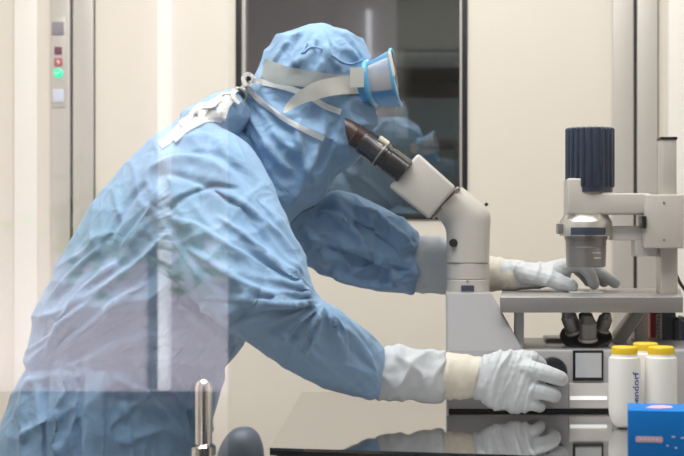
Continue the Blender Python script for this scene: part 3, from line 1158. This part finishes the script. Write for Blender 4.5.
pprism(b, [(515, 308), (515, 351), (524, 351), (524, 308)], 2.22, 2.25, 0.001)
obj('stage_support', b, M['scope_base'], mi)
# rear strut under the stage
b = bmesh.new()
pprism(b, [(604, 352), (620, 352), (648, 310), (636, 310)], 2.19, 2.25, 0.002)
pprism(b, [(636, 352), (648.5, 352), (648.5, 310), (636, 310)], 2.20, 2.26, 0.002)
obj('rear_strut', b, M['scope'], mi)
# stage
b = bmesh.new()
sz = CAMZ - (297 - 228) / FPX * 2.04
x0, x1 = P(500, 300, 2.04).x, P(683, 300, 2.04).x
prism(b, [Vector((x0, 2.04, sz - 0.0255)), Vector((x1, 2.04, sz - 0.0255)), Vector((P(680, 0, 2.335).x, 2.335, sz - 0.0255)), Vector((P(503, 0, 2.335).x, 2.335, sz - 0.0255))], (0, 0, 0.0255), 0.0012)
stage = obj('stage', b, M['stage'], mi)
# ledge and turret
b = bmesh.new()
pprism(b, [(546, 338.5), (546, 351), (600, 351), (600, 338.5)], 2.19, 2.26, 0.002)
obj('turret_ledge', b, M['scope_base'], mi)
b = bmesh.new()
tc = P(586, 334, 2.125)
ax = Vector((0.0, -0.42, 1.0)).normalized()
lathe(b, tc - ax * 0.022, ax, [(0, 0.014), (0.002, 0.030), (0.010, 0.041), (0.017, 0.0445), (0.021, 0.043), (0.022, 0.040), (0.022, 0.0)], 48)
turret = obj('objective_turret', b, M['black'], mi)
for (bx, by, bd), (ex, ey, ed), r in (((575, 333, 2.115), (566, 310, 2.105), 0.0135), ((588, 341, 2.095), (588, 315, 2.085), 0.0145),
                                     ((601, 331, 2.12), (607.5, 313, 2.112), 0.012), ((586, 326, 2.15), (585, 310, 2.145), 0.012)):
    b = bmesh.new()
    p0, p1 = P(bx, by, bd), P(ex, ey, ed)
    L = (p1 - p0).length
    lathe(b, p0, p1 - p0, [(0, r * 1.08), (L * .12, r * 1.1), (L * .14, r * .95), (L * .25, r * .95), (L * .27, r * 1.02), (L * .72, r), (L * .8, r * .8), (L, r * .55), (L, 0)], 28)
    ob_ = obj('objective', b, M['steel_dark'], mi)
    b = bmesh.new()
    lathe(b, p0 + (p1 - p0) * 0.05, p1 - p0, [(0, 0), (0, r * 1.16), (L * .08, r * 1.16), (L * .08, 0)], 28)
    obj('ring', b, M['silver'], ob_)
# display on the base
b = bmesh.new()
pprism(b, [(573, 350.5), (573, 381), (603.5, 381), (603.5, 350.5)], 2.041, 2.05, 0.001)
disp = obj('display', b, M['black'], mi)
b = bmesh.new()
pprism(b, [(575.5, 353), (575.5, 377.5), (601.5, 377.5), (601.5, 353)], 2.0400, 2.044)
obj('screen', b, M['screen'], disp)
b = bmesh.new()
pprism(b, [(569, 383), (569, 408), (612, 408), (612, 383)], 2.0425, 2.05, 0.001)
pan = obj('control_panel', b, M['scope_pale'], mi)
b = bmesh.new()
pprism(b, [(570, 396.5), (570, 400), (607, 400), (607, 396.5)], 2.041, 2.046)
obj('white_trim', b, M['white_strip'], pan)  # trim strip, its brightness comes from added emission
# focus knob
b = bmesh.new()
kc = P(552, 370, 2.05)
prof = [(0, 0.020), (0.004, 0.022), (0.044, 0.022), (0.049, 0.018), (0.050, 0)]
lathe(b, kc, (0, -1, 0), [(0, 0.020), (0.003, 0.0215), (0.030, 0.0215), (0.034, 0.019), (0.035, 0)], 44)
for k in range(36):
    a = 2 * math.pi * k / 36
    c = kc + Vector((math.cos(a) * 0.0216, 0, math.sin(a) * 0.0216))
    tube(b, [c + Vector((0, -0.004, 0)), c + Vector((0, -0.030, 0))], 0.0010, 6, 1)
obj('focus_knob', b, M['black'], mi)
# upright tube, rings and elbow
MD = 2.16
b = bmesh.new()
TR = 0.037
loft(b, [sec((446.5, 262), (489.5, 262), MD, TR), sec((446.5, 250), (489.5, 250), MD, TR), sec((446.5, 237), (490, 232), MD, TR), sec((445, 228), (490, 214), MD, TR), sec((440.5, 221), (481, 202.5), MD, TR), sec((433.5, 214), (462, 187), MD, TR)], 44, 6, 2.4)
elb = obj('elbow_tube', b, M['scope'], mi, 50)
b = bmesh.new()
zc = lambda y: P(468, y, MD).z
tx = P(468, 262, MD)
lathe(b, Vector((tx.x, MD, zc(278.6))), (0, 0, 1), [(0, TR * .97), (0.001, TR), (zc(262.8) - zc(278.6) - .001, TR), (zc(262.8) - zc(278.6), TR * .97), (zc(261.5) - zc(278.6), TR * .95)], 48)
obj('tube_ring', b, M['scope'], mi)
b = bmesh.new()
lathe(b, Vector((tx.x, MD, zc(296))), (0, 0, 1), [(0, TR * 1.0), (zc(294) - zc(296), TR * .96), (zc(293) - zc(296), TR * 1.01), (zc(280) - zc(296), TR * 1.01), (zc(279.3) - zc(296), TR * .97), (zc(278) - zc(296), TR * .95)], 48)
rg = obj('tube_ring', b, M['scope'], mi)
b = bmesh.new()
xc = lambda x: P(x, 0, MD - TR).x
box(b, (xc(461), MD - TR - 0.0022, P(0, 291, MD - TR).z), (xc(474), MD - TR + 0.006, P(0, 285.3, MD - TR).z), 0.0008)
obj('display', b, M['navy'], rg)
b = bmesh.new()
lathe(b, P(467.5, 281.5, MD - TR) + Vector((0, .002, 0)), (0, -1, 0), [(0, 0.0022), (0.003, 0.0022), (0.0033, 0.0)], 16)
obj('screw', b, M['steel_dark'], rg)
b = bmesh.new()
lathe(b, P(453.8, 243, MD - TR * .92) + Vector((0, .004, 0)), (-0.25, -1, 0), [(0, 0.0072), (0.004, 0.0072), (0.006, 0.0066), (0.006, 0.004), (0.0045, 0.0035), (0.0045, 0)], 28)
obj('lock_screw', b, M['black'], elb)
b = bmesh.new()
lathe(b, P(485, 205.5, MD), (0.75, 0, 0.66), [(0, 0.003), (0.005, 0.003), (0.006, 0.002), (0.006, 0)], 14)
obj('release_pin', b, M['black'], elb)
# binocular head block
b = bmesh.new()
pprism(b, [(388.5, 187), (418, 153), (456.5, 187.5), (428.5, 219)], MD - 0.052, MD + 0.052, 0.006)
head = obj('binocular_head', b, M['scope'], mi)
b = bmesh.new()
pprism(b, [(430, 216), (457.5, 186), (461, 189), (433.5, 219)], MD - 0.034, MD + 0.034, 0.002)
obj('head_joint', b, M['steel_dark'], mi)
for s in (-1, 1):
    dd = MD - 0.016 + s * 0.029
    A = P(403, 170.5, dd)
    Bp = P(361.5, 139.5, dd)
    ax = (Bp - A)
    L = ax.length
    b = bmesh.new()
    r1 = 0.0222
    lathe(b, A - ax * 0.05, ax, [(0, 0), (0, r1), (L * .40, r1), (L * .42, r1 * .93), (L * .5, r1 * .93), (L * .51, r1 * 1.05), (L * .66, r1 * 1.05), (L * .68, r1), (L * .95, r1), (L * 1.03, r1 * .92), (L * 1.03, 0)], 36)
    ep = obj('eyepiece', b, M['eyetube'], mi)
    b = bmesh.new()
    lathe(b, A + ax * 0.52, ax, [(0, 0), (0, r1 * 1.07), (L * .035, r1 * 1.07), (L * .035, 0)], 36)
    obj('grip_ring', b, M['steel_dark'], ep)
    # slanted eye shade
    b = bmesh.new()
    a_, u_, w_ = frame_of(ax)
    if u_.y > 0:
        pass
    rings = []
    up = Vector((0.66, 0, 0.75))
    for t, rr, sl in ((0.93, r1 * .84, 0), (1.14, r1 * .92, 0.0), (1.16, r1 * .82, 0.0), (1.25, r1 * .76, 0.006), (1.38, r1 * .58, 0.012)):
        ring = []
        for k in range(28):
            th = 2 * math.pi * k / 28
            o_ = (u_ * math.cos(th) + w_ * math.sin(th)) * rr
            ring.append(b.verts.new(A + ax * t + o_ + a_ * sl * (-o_.normalized().dot(up)) * -1.0))
        rings.append(ring)
    for R0, R1 in zip(rings[:-1], rings[1:]):
        for k in range(28):
            j = (k + 1) % 28
            b.faces.new((R0[k], R0[j], R1[j], R1[k]))
    b.faces.new(rings[0])
    b.faces.new(list(reversed(rings[-1])))
    obj('eyecup', b, M['eyecup'], ep, 40)
    b = bmesh.new()
    n_ = Vector((ax.z, 0, -ax.x)).normalized()
    if n_.z < 0:
        n_ = -n_
    cmk = A + ax * 0.60 + n_ * r1 * 0.86 + Vector((0, -0.011, 0))
    lathe(b, cmk, ax, [(-L * .08, 0.006), (L * .13, 0.006)], 12)
    obj('scale_mark', b, M['cream_mark'], ep)

# transmitted light arm
b = bmesh.new()
pprism(b, [(567.5, 178), (567.5, 214.5), (643, 214.5), (651, 216), (651, 193), (614, 193), (601, 193), (601, 178)], 2.125, 2.195, 0.004)
arm_o = obj('illumination_arm', b, M['scope'], mi)
b = bmesh.new()
pprism(b, [(646, 194.5), (646, 248.5), (684, 248.5), (684, 194.5)], 2.105, 2.215, 0.0025)
brk = obj('arm_bracket', b, M['scope'], mi)
for y in (203, 240):
    b = bmesh.new()
    lathe(b, P(664, y, 2.106), (0, -1, 0), [(0, 0.0022), (0.0016, 0.0022), (0.002, 0.0)], 16)
    obj('screw', b, M['steel_dark'], brk)
b = bmesh.new()
pprism(b, [(661.5, 138.5), (661.5, 196), (677, 196), (677, 138.5)], 2.14, 2.18, 0.003)
pil = obj('pillar', b, M['alu'], mi)
b = bmesh.new()
pprism(b, [(661, 246), (661, 294.2), (678, 294.2), (678, 246)], 2.135, 2.185, 0.002)
obj('pillar_foot', b, M['alu'], mi)
b = bmesh.new()
pprism(b, [(661, 136.8), (661, 139.5), (677.5, 139.5), (677.5, 136.8)], 2.138, 2.182, 0.0006)
obj('pillar_cap', b, M['black'], pil)
b = bmesh.new()
pprism(b, [(612, 226), (612, 240.5), (650, 240.5), (650, 226)], 2.15, 2.20, 0.002)
pprism(b, [(635, 240), (635, 256.5), (657, 256.5), (657, 240)], 2.15, 2.20, 0.002)
obj('slide_bracket', b, M['scope_pale'], mi)
b = bmesh.new()
pprism(b, [(641.5, 216), (643.5, 228.5), (646.5, 228.5), (646.5, 216)], 2.10, 2.14, 0.0006)
obj('clamp_lever', b, M['black'], brk)
# condenser
cd = MD
cx = P(589, 0, cd).x
b = bmesh.new()
r = 24 / FPX * cd
z0, z1 = P(0, 192.5, cd).z, P(0, 127.5, cd).z
ztop = z1 - z0
lathe(b, Vector((P(590, 0, cd).x, cd, z0)), (0, 0, 1), [(0, 0), (0, r * .95), (ztop * .94, r * .95), (ztop * .985, r * .9), (ztop * .985, 0)], 60)
for k in range(22):
    a = 2 * math.pi * k / 22
    c = Vector((P(590, 0, cd).x + math.cos(a) * r * .93, cd + math.sin(a) * r * .93, 0))
    tube(b, [c + Vector((0, 0, z0 + .012)), c + Vector((0, 0, z1 - .005))], [0.0042, 0.0042], 10, 1)
obj('lamp_knob', b, M['cond'], mi)
b = bmesh.new()
Rz = lambda y: P(0, y, cd).z
Rr = lambda w: w / 2 / FPX * cd
zz = Rz(236)
cxx = P(586, 0, cd).x
lathe(b, Vector((cxx, cd, zz)), (0, 0, 1), [(0, 0), (0, Rr(50)), (0, Rr(53)), (Rz(222) - zz, Rr(53)), (Rz(221) - zz, Rr(52)), (Rz(216) - zz, Rr(45)), (Rz(214) - zz, Rr(45)), (Rz(214) - zz, 0)], 56)
cond = obj('condenser_head', b, M['silver'], mi)
b = bmesh.new()
for k0 in range(1):
    n = 20
    a0, a1 = math.radians(-90 - 40), math.radians(-90 + 38)
    Ro, Ri = Rr(53) + .0012, Rr(53) - .003
    pts_o = [Vector((cxx + Ro * math.cos(a0 + (a1 - a0) * k / n), cd + Ro * math.sin(a0 + (a1 - a0) * k / n), Rz(234.8))) for k in range(n + 1)]
    pts_i = [Vector((cxx + Ri * math.cos(a0 + (a1 - a0) * k / n), cd + Ri * math.sin(a0 + (a1 - a0) * k / n), Rz(234.8))) for k in range(n, -1, -1)]
    prism(b, pts_o + pts_i, (0, 0, Rz(227.5) - Rz(234.8)))
obj('dark_window', b, M['navy'], cond, 30)
b = bmesh.new()
box(b, (P(557, 0, cd).x, cd - 0.02, Rz(234)), (P(563, 0, cd).x, cd + 0.02, Rz(223.5)), 0.001)
obj('filter_slot', b, M['steel_dark'], cond)
b = bmesh.new()
zz2 = Rz(267)
lathe(b, Vector((cxx, cd, zz2)), (0, 0, 1), [(0, 0), (0, Rr(37)), (0.002, Rr(39.5)), (Rz(247) - zz2, Rr(40.5)), (Rz(246.5) - zz2, Rr(39.8)), (Rz(246) - zz2, Rr(40.5)), (Rz(240) - zz2, Rr(41)), (Rz(239.5) - zz2, Rr(43)), (Rz(235.5) - zz2, Rr(43)), (Rz(235.5) - zz2, 0)], 56)
lens_o = obj('condenser_lens', b, M['steel_dark'], mi)
b = bmesh.new()
for y, xa, xb in ((252.5, 592, 601), (257.5, 594, 601)):
    for q in range(4):
        xx = xa + (xb - xa) * (q + .5) / 4
        xw = P(xx, 0, cd - .03).x
        yy = cd - math.sqrt(max(1e-9, (Rr(40.6)) ** 2 - (xw - cxx) ** 2))
        box(b, (xw - .0012, yy - .0004, Rz(y + .5)), (xw + .0012, yy + .002, Rz(y - .5)))
obj('engraving', b, M['pale_print'], lens_o)
# rear lamp housing and cable
b = bmesh.new()
pprism(b, [(662, 312), (662, 382), (676, 382), (676, 312)], 2.235, 2.27, 0.003)
pprism(b, [(675, 320), (675, 372), (715, 372), (715, 320)], 2.22, 2.275, 0.003)
for k in range(5):
    pprism(b, [(678 + k * 7, 318), (678 + k * 7, 374), (681 + k * 7, 374), (681 + k * 7, 318)], 2.215, 2.28, 0.001)
obj('lamp_housing', b, M['navy'], mi)
b = bmesh.new()
tube(b, [P(676, 274, 2.2), P(682, 286, 2.24), P(692, 296, 2.26), P(706, 300, 2.27), P(708, 322, 2.2)], 0.003, 10, 5)
obj('cable', b, M['black'], mi, 180)

# glass slide under the fingers
b = bmesh.new()
zs = sz + 0.0002
box(b, (P(570, 0, 2.16).x, 2.15, zs), (P(603, 0, 2.16).x, 2.195, zs + 0.0022), 0.0004)
tag(obj('glass_slide', b, M['glass']), 'thin clear glass slide lying on the stage beneath the fingertips', 'slide')

# red binder behind the microscope
b = bmesh.new()
bx0, bx1 = P(650, 0, 2.29).x, P(662, 0, 2.29).x
bi = thing('binder', ((bx0 + bx1) / 2, 2.30, TZ), 'narrow red binder with white spine label upright behind the microscope stage', 'binder')
box(b, (bx0, 2.288, TZ), (bx1, 2.328, P(0, 310, 2.29).z), 0.001)
obj('cover', b, M['red'], bi)
b = bmesh.new()
box(b, (P(656, 0, 2.287).x, 2.2865, TZ + .02), (bx1 - .0002, 2.289, P(0, 314, 2.29).z))
lab = obj('spine_label', b, M['white'], bi)
b = bmesh.new()
for k in range(7):
    zz = P(0, 318 + k * 4, 2.286).z
    box(b, (P(657.5, 0, 2.286).x, 2.2858, zz), (P(657.5 + (2.5 if k % 3 else 1.5), 0, 2.286).x, 2.287, zz + .003))
obj('print', b, M['ind_grey'], lab)

# ------------------------------------------------------------------ bottles
def text_mesh(body_, size):
    cu = bpy.data.curves.new('t', 'FONT')
    cu.body = body_
    cu.size = size
    cu.offset = 0.0004
    cu.align_x = 'CENTER'
    cu.align_y = 'CENTER'
    o = bpy.data.objects.new('t', cu)
    COL.objects.link(o)
    dg = bpy.context.evaluated_depsgraph_get()
    dg.update()
    me_ = bpy.data.meshes.new_from_object(o.evaluated_get(dg))
    bpy.data.objects.remove(o)
    return me_


BR = 0.0240
bz = lambda y, d: CAMZ - (y - 228) / FPX * d - TZ
H_sh = bz(356, 1.89)
H_cap0 = bz(357.5, 1.89)
H_cap1 = bz(346, 1.89)


def bottle_body():
    bb = bmesh.new()
    R = BR
    pr = [(0, 0), (0, R * .30), (0.001, R * .38)]
    hh = 0.030
    for k in range(1, 10):
        a = k / 9 * math.pi / 2
        pr.append((0.001 + hh * (1 - math.cos(a)) * 1.0, R * (.38 + .62 * math.sin(a))))
    pr += [(H_sh - 0.004, R), (H_sh - 0.001, R * .96), (H_sh, R * .84), (H_sh + .004, R * .8), (H_sh + .004, 0)]
    lathe(bb, (0, 0, 0), (0, 0, 1), pr, 44)
    return bb


def bottle_cap():
    bb = bmesh.new()
    R = 12.6 / FPX * 1.89
    h = H_cap1 - H_cap0
    lathe(bb, (0, 0, H_cap0), (0, 0, 1), [(0, 0), (0, R * .97), (.001, R), (h - .0015, R), (h, R * .93), (h, 0)], 44)
    for k in range(40):
        a = 2 * math.pi * k / 40
        c = Vector((math.cos(a) * R, math.sin(a) * R, H_cap0))
        tube(bb, [c + Vector((0, 0, .002)), c + Vector((0, 0, h - .002))], 0.0006, 5, 1)
    return bb


root0 = None
spots = [(624.5, 1.885, 'white plastic bottle with yellow cap, nearest the microscope display', True),
         (645.5, 1.945, 'white plastic bottle with yellow cap standing behind the other two bottles', False),
         (661, 1.885, 'white plastic bottle with yellow cap standing behind the blue carton, rightmost', False)]
for i, (px, d, lb, txt) in enumerate(spots):
    loc = Vector((P(px, 0, d).x, d, TZ))
    if i == 0:
        r0 = thing('bottle', loc, lb, 'bottle', 'yellow capped bottles on the table')
        k1 = obj('bottle_body', bottle_body(), M['bottle'], r0, 50, local=True)
        k2 = obj('cap', bottle_cap(), M['yellow'], r0, 50, local=True)
        kids = [k1, k2]
        rt = r0
    else:
        rt = r0.copy()
        COL.objects.link(rt)
        rt.location = loc
        rt['label'] = lb
        for ch in kids:
            c = ch.copy()
            COL.objects.link(c)
            c.parent = rt
    if txt:
        me_ = text_mesh('eppendorf', 0.0165)
        ang0 = math.radians(-90 + 38)
        for v in me_.vertices:
            x, y = v.co.x, v.co.y
            # turned to read upwards, wrapped round the body
            a = ang0 - y / BR
            v.co = Vector((math.cos(a) * (BR + .0003), math.sin(a) * (BR + .0003), bz(394, d) + x))
        mesh_obj('printed_name', me_, M['text_blue'], rt, None, local=True)

# ------------------------------------------------------------------ blue carton
bd0 = 1.62
bx = P(628, 0, bd0).x
bxr = bx + 0.13
ztp = P(0, 410, bd0).z
ca = thing('carton', ((bx + bxr) / 2, bd0 + .03, TZ), 'bright blue carton with pink label standing in front of the bottles', 'box')
b = bmesh.new()
CR = Matrix.Translation((bx, bd0, 0)) @ Matrix.Rotation(-math.radians(8), 4, 'Z') @ Matrix.Translation((-bx, -bd0, 0))
box(b, (bx, bd0, TZ), (bxr, bd0 + 0.066, ztp), 0.0012)
b.transform(CR)
obj('box_body', b, M['blue_box'], ca)
b = bmesh.new()
lp = [(637, 436), (661, 436), (662.5, 437.5), (662.5, 440.5), (661, 442), (637, 442), (635.5, 440.5), (635.5, 437.5)]
pprism(b, lp, bd0 - 0.0006, bd0 + 0.001)
b.transform(CR)
pl = obj('label_strip', b, M['pink'], ca)
b = bmesh.new()
for k in range(5):
    x = 639.5 + k * 4
    pprism(b, [(x, 438), (x + 2.6, 438), (x + 2.6, 440.2), (x, 440.2)], bd0 - 0.0010, bd0)
b.transform(CR)
obj('print', b, M['pale_print'], pl)
b = bmesh.new()
for x, y, w in ((671, 435, 3.5), (680, 436, 4), (666, 444, 2), (674, 446, 2.5)):
    pprism(b, [(x, y), (x + w, y), (x + w, y + 1.6), (x, y + 1.6)], bd0 - 0.0005, bd0 + .0005)
b.transform(CR)
obj('print', b, M['ind_pale'], ca)
b = bmesh.new()
prism(b, [Vector((P(x, 0, 1.65).x, y, ztp - .0005)) for x, y in ((642, 1.64), (648, 1.66), (658, 1.668), (668, 1.66), (669, 1.645), (655, 1.635))], (0, 0, .0012))
b.transform(CR)
obj('top_sticker', b, M['pink'], ca)

# ------------------------------------------------------------------ chair in the foreground
ch = thing('lab_chair', (-0.292, 1.56, 0), 'lab chair with chrome upright and slate grey armrest pad in front of the gown', 'chair')
rx = P(203.5, 0, 1.70).x
rr = 8.6 / FPX * 1.70
b = bmesh.new()
tube(b, [Vector((rx, 1.70, 0.60)), Vector((rx, 1.70, P(0, 378, 1.70).z - rr))], [rr, rr], 28, 1)
lathe(b, Vector((rx, 1.70, P(0, 455, 1.7).z)), (0, 0, 1), [(0, 0), (0, rr * 1.45), (.012, rr * 1.45), (.016, rr), (.016, 0)], 24)
obj('upright', b, M['chrome'], ch, 40)
b = bmesh.new()
loft(b, [list(Vector((P(240, 0, 1.62).x, 1.62, z))) + [hw, 0, 0] + [0, hd, 0] for z, hw, hd in
         ((0.74, 0.020, 0.02), (0.78, 0.029, 0.030), (0.86, 0.031, 0.032), (0.905, 0.030, 0.032), (0.928, 0.023, 0.028), (0.9395, 0.013, 0.018), (0.942, 0.004, 0.006))], 32, 5, 2.3)
padv = P(240, 0, 1.62).x
for v in b.verts:
    v.co.x += 0.10 * (v.co.z - 0.90) if v.co.z > 0.9 else 0
obj('armrest_pad', b, M['pad'], ch, 180)
b = bmesh.new()
tube(b, [Vector((padv, 1.62, 0.58)), Vector((padv, 1.62, 0.77))], 0.011, 14, 1)
obj('armrest_stem', b, M['chrome'], ch, 180)
b = bmesh.new()
lathe(b, (-0.292, 1.56, 0.55), (0, 0, 1), [(0, 0), (0, .17), (.012, .19), (.045, .19), (.06, .175), (.064, .12), (.064, 0)], 48)
obj('seat', b, M['pad'], ch, 40)
b = bmesh.new()
tube(b, [Vector((-0.292, 1.56, 0.10)), Vector((-0.292, 1.56, 0.55))], 0.022, 18, 1)
obj('column', b, M['chrome'], ch, 40)
for k in range(5):
    a = 2 * math.pi * k / 5 + .3
    e = Vector((-0.292 + math.cos(a) * .24, 1.56 + math.sin(a) * .24, 0.065))
    b = bmesh.new()
    tube(b, [Vector((-0.292, 1.56, 0.10)), e], [0.018, 0.012], 12, 1)
    lg = obj('leg', b, M['chrome'], ch, 60)
    b = bmesh.new()
    lathe(b, e + Vector((-.012 * math.sin(a), .012 * math.cos(a), -.035)), (math.sin(a), -math.cos(a), 0), [(0, 0), (0, .027), (.003, .03), (.021, .03), (.024, .027), (.024, 0)], 20)
    obj('caster', b, M['black'], lg)

# ------------------------------------------------------------------ indicator panel on the left profile
ip = thing('indicator_panel', BW((wu(60.5), -0.014, wz(60, 65))), 'slim indicator panel with green light on the left wall profile', 'panel')


def chip(name, m, x0_, y0_, x1_, y1_, w0, w1, parent):
    bb = bmesh.new()
    box(bb, (wu(x0_), w0, wz(x0_, y1_)), (wu(x1_), w1, wz(x0_, y0_)), 0.0012, xf=BW)
    return obj(name, bb, m, parent)


chip('plate', M['alu'], 53.8, 18, 67.5, 108, -0.017, -0.0142, ip)
chip('sensor', M['ind_grey'], 54.5, 23, 66.5, 36, -0.020, -0.0165, ip)
chip('dark_lamp', M['ind_dark'], 57, 48, 64.3, 55.5, -0.020, -0.0165, ip)
rs = chip('red_sign', M['ind_red'], 56.8, 59, 64.8, 67, -0.020, -0.0165, ip)
bb = bmesh.new()
prism(bb, [BW((wu(x), -0.0206, wz(60, y))) for x, y in ((60, 60.5), (62.6, 63), (60.6, 66), (61, 63.5), (59.4, 63))], -WD * 0.001 * -1)
obj('arrow_mark', bb, M['white'], rs, 20)
bb = bmesh.new()
lathe(bb, BW((wu(60.6), -0.0165, wz(60, 74))), -WD, [(0, 0), (0, .0122), (.003, .0118), (.005, .008), (.0055, 0)], 24)
gl_ = obj('green_light', bb, M['ind_green'], ip, 40)
bb = bmesh.new()
prism(bb, [BW((wu(x), -0.0226, wz(60, y))) for x, y in ((58.2, 73.2), (60, 75), (62.8, 71.8), (63.2, 72.4), (60, 76), (57.8, 73.8))], -WD * 0.0006)
obj('arrow_mark', bb, M['white'], gl_, 20)
chip('pale_label', M['ind_pale'], 55, 90, 66.3, 103, -0.019, -0.0165, ip)

# ------------------------------------------------------------------ room behind the window
bk = thing('equipment_cabinet', (-0.03, 5.2, 0), 'dim grey equipment cabinet with pale shelf seen through the dark window', 'cabinet')
b = bmesh.new()
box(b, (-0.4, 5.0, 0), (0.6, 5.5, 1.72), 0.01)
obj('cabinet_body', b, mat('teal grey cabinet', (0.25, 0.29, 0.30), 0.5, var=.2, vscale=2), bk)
b = bmesh.new()
box(b, (-0.43, 4.93, 1.83), (0.65, 5.5, 1.89), 0.004)
box(b, (-0.42, 5.4, 1.72), (0.6, 5.5, 1.84), 0.004)
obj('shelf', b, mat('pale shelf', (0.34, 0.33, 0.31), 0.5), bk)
b = bmesh.new()
lathe(b, P(401, 140, 4.8), (0, 0, 1), [(0, 0), (0, .026), (.10, .026), (.125, .022), (.135, .014), (.15, .014), (.15, 0)], 24)
wb = tag(obj('container', b, mat('bluish white plastic', (0.72, 0.76, 0.84), .5)), 'blurred white container behind the goggles, seen through the dark window', 'container')
sh = thing('side_table', (P(401, 0, 4.8).x, 4.8, 0), 'dark side table in the room behind the window', 'table')
zt_ = P(401, 140, 4.8).z
b = bmesh.new()
box(b, (P(401, 0, 4.8).x - .2, 4.68, zt_ - .03), (P(401, 0, 4.8).x + .25, 4.92, zt_), .003)
obj('table_top', b, M['back_wall'], sh)
for sx in (-.17, .22):
    for sy in (4.7, 4.9):
        b = bmesh.new()
        box(b, (P(401, 0, 4.8).x + sx - .015, sy - .015, 0), (P(401, 0, 4.8).x + sx + .015, sy + .015, zt_ - .03))
        obj('leg', b, M['back_wall'], sh)

# ------------------------------------------------------------------ props added behind the viewer for the reflections in the partition
b = bmesh.new()
cw = thing('haze_cutoff_cabinet', (-1.0, CY + .2, 0), 'made-up dark low cabinet, added to end the haze mirrored in the glass partition', 'cabinet')  # invented block that cuts the mirrored haze off at the bottom
zc_ = RZ_(391)
box(b, (LX + .01, CY + .006, 0), (RX_(226) - .03, CY + .36, zc_), .005)
obj('cabinet_body', b, M['cor_dark'], cw)
b = bmesh.new()
box(b, (RX_(172), CY + .001, RZ_(389)), (RX_(160.5), CY + .04, 2.55), .006)
tag(obj('streak_light', b, M['tube']), 'made-up tall lit tube, added to mirror as a pale vertical streak', 'light')  # invented glowing tube, gives the streak in the glass
b = bmesh.new()
box(b, (RX_(160), CY, RZ_(389)), (RX_(149), CY + .015, RZ_(236)), .002)
struct(obj('haze_gap_strip', b, mat('grey haze strip', (0.2, 0.2, 0.24), 0.6)))  # dark strip added to dim the mirrored haze beside the streak
pt = thing('haze_tint_plant', (RX_(110), CY + .07, 1.12), 'made-up pale green plant, added for a green tint mirrored over the gown back', 'plant')  # invented foliage, gives the haze its green tint
b = bmesh.new()
lathe(b, (RX_(110), CY + .062, 1.12), (0, 0, 1), [(0, 0), (0, .04), (.07, .055), (.07, 0)], 24)
obj('pot', b, M['pot'], pt, 40)
b = bmesh.new()
rnd = random.Random(4)
for k in range(200):
    cxp = RX_(110) if k % 3 else RX_(205)
    o_ = Vector((cxp + rnd.gauss(0, .075 if k % 3 else .035), CY + .10 + abs(rnd.gauss(0, .04)), CAMZ + .0 + rnd.gauss(0, .07)))
    if RX_(144) < o_.x < RX_(184):
        continue
    dr = Vector((rnd.gauss(0, 1), rnd.gauss(0, .6), rnd.gauss(0.4, 1))).normalized()
    sd = dr.cross(Vector((0, 1, 0.2))).normalized() * .013
    ribbon(b, [[o_, o_ + sd * .1], [o_ + dr * .03 - sd, o_ + dr * .03 + sd], [o_ + dr * .06 - sd * .1, o_ + dr * .06 + sd * .1]], .001)
    if k % 6 == 0:
        tube(b, [Vector((RX_(110), CY + .06, 1.18)), o_], .002, 5, 1)
obj('foliage', b, M['leaf'], pt, 60)
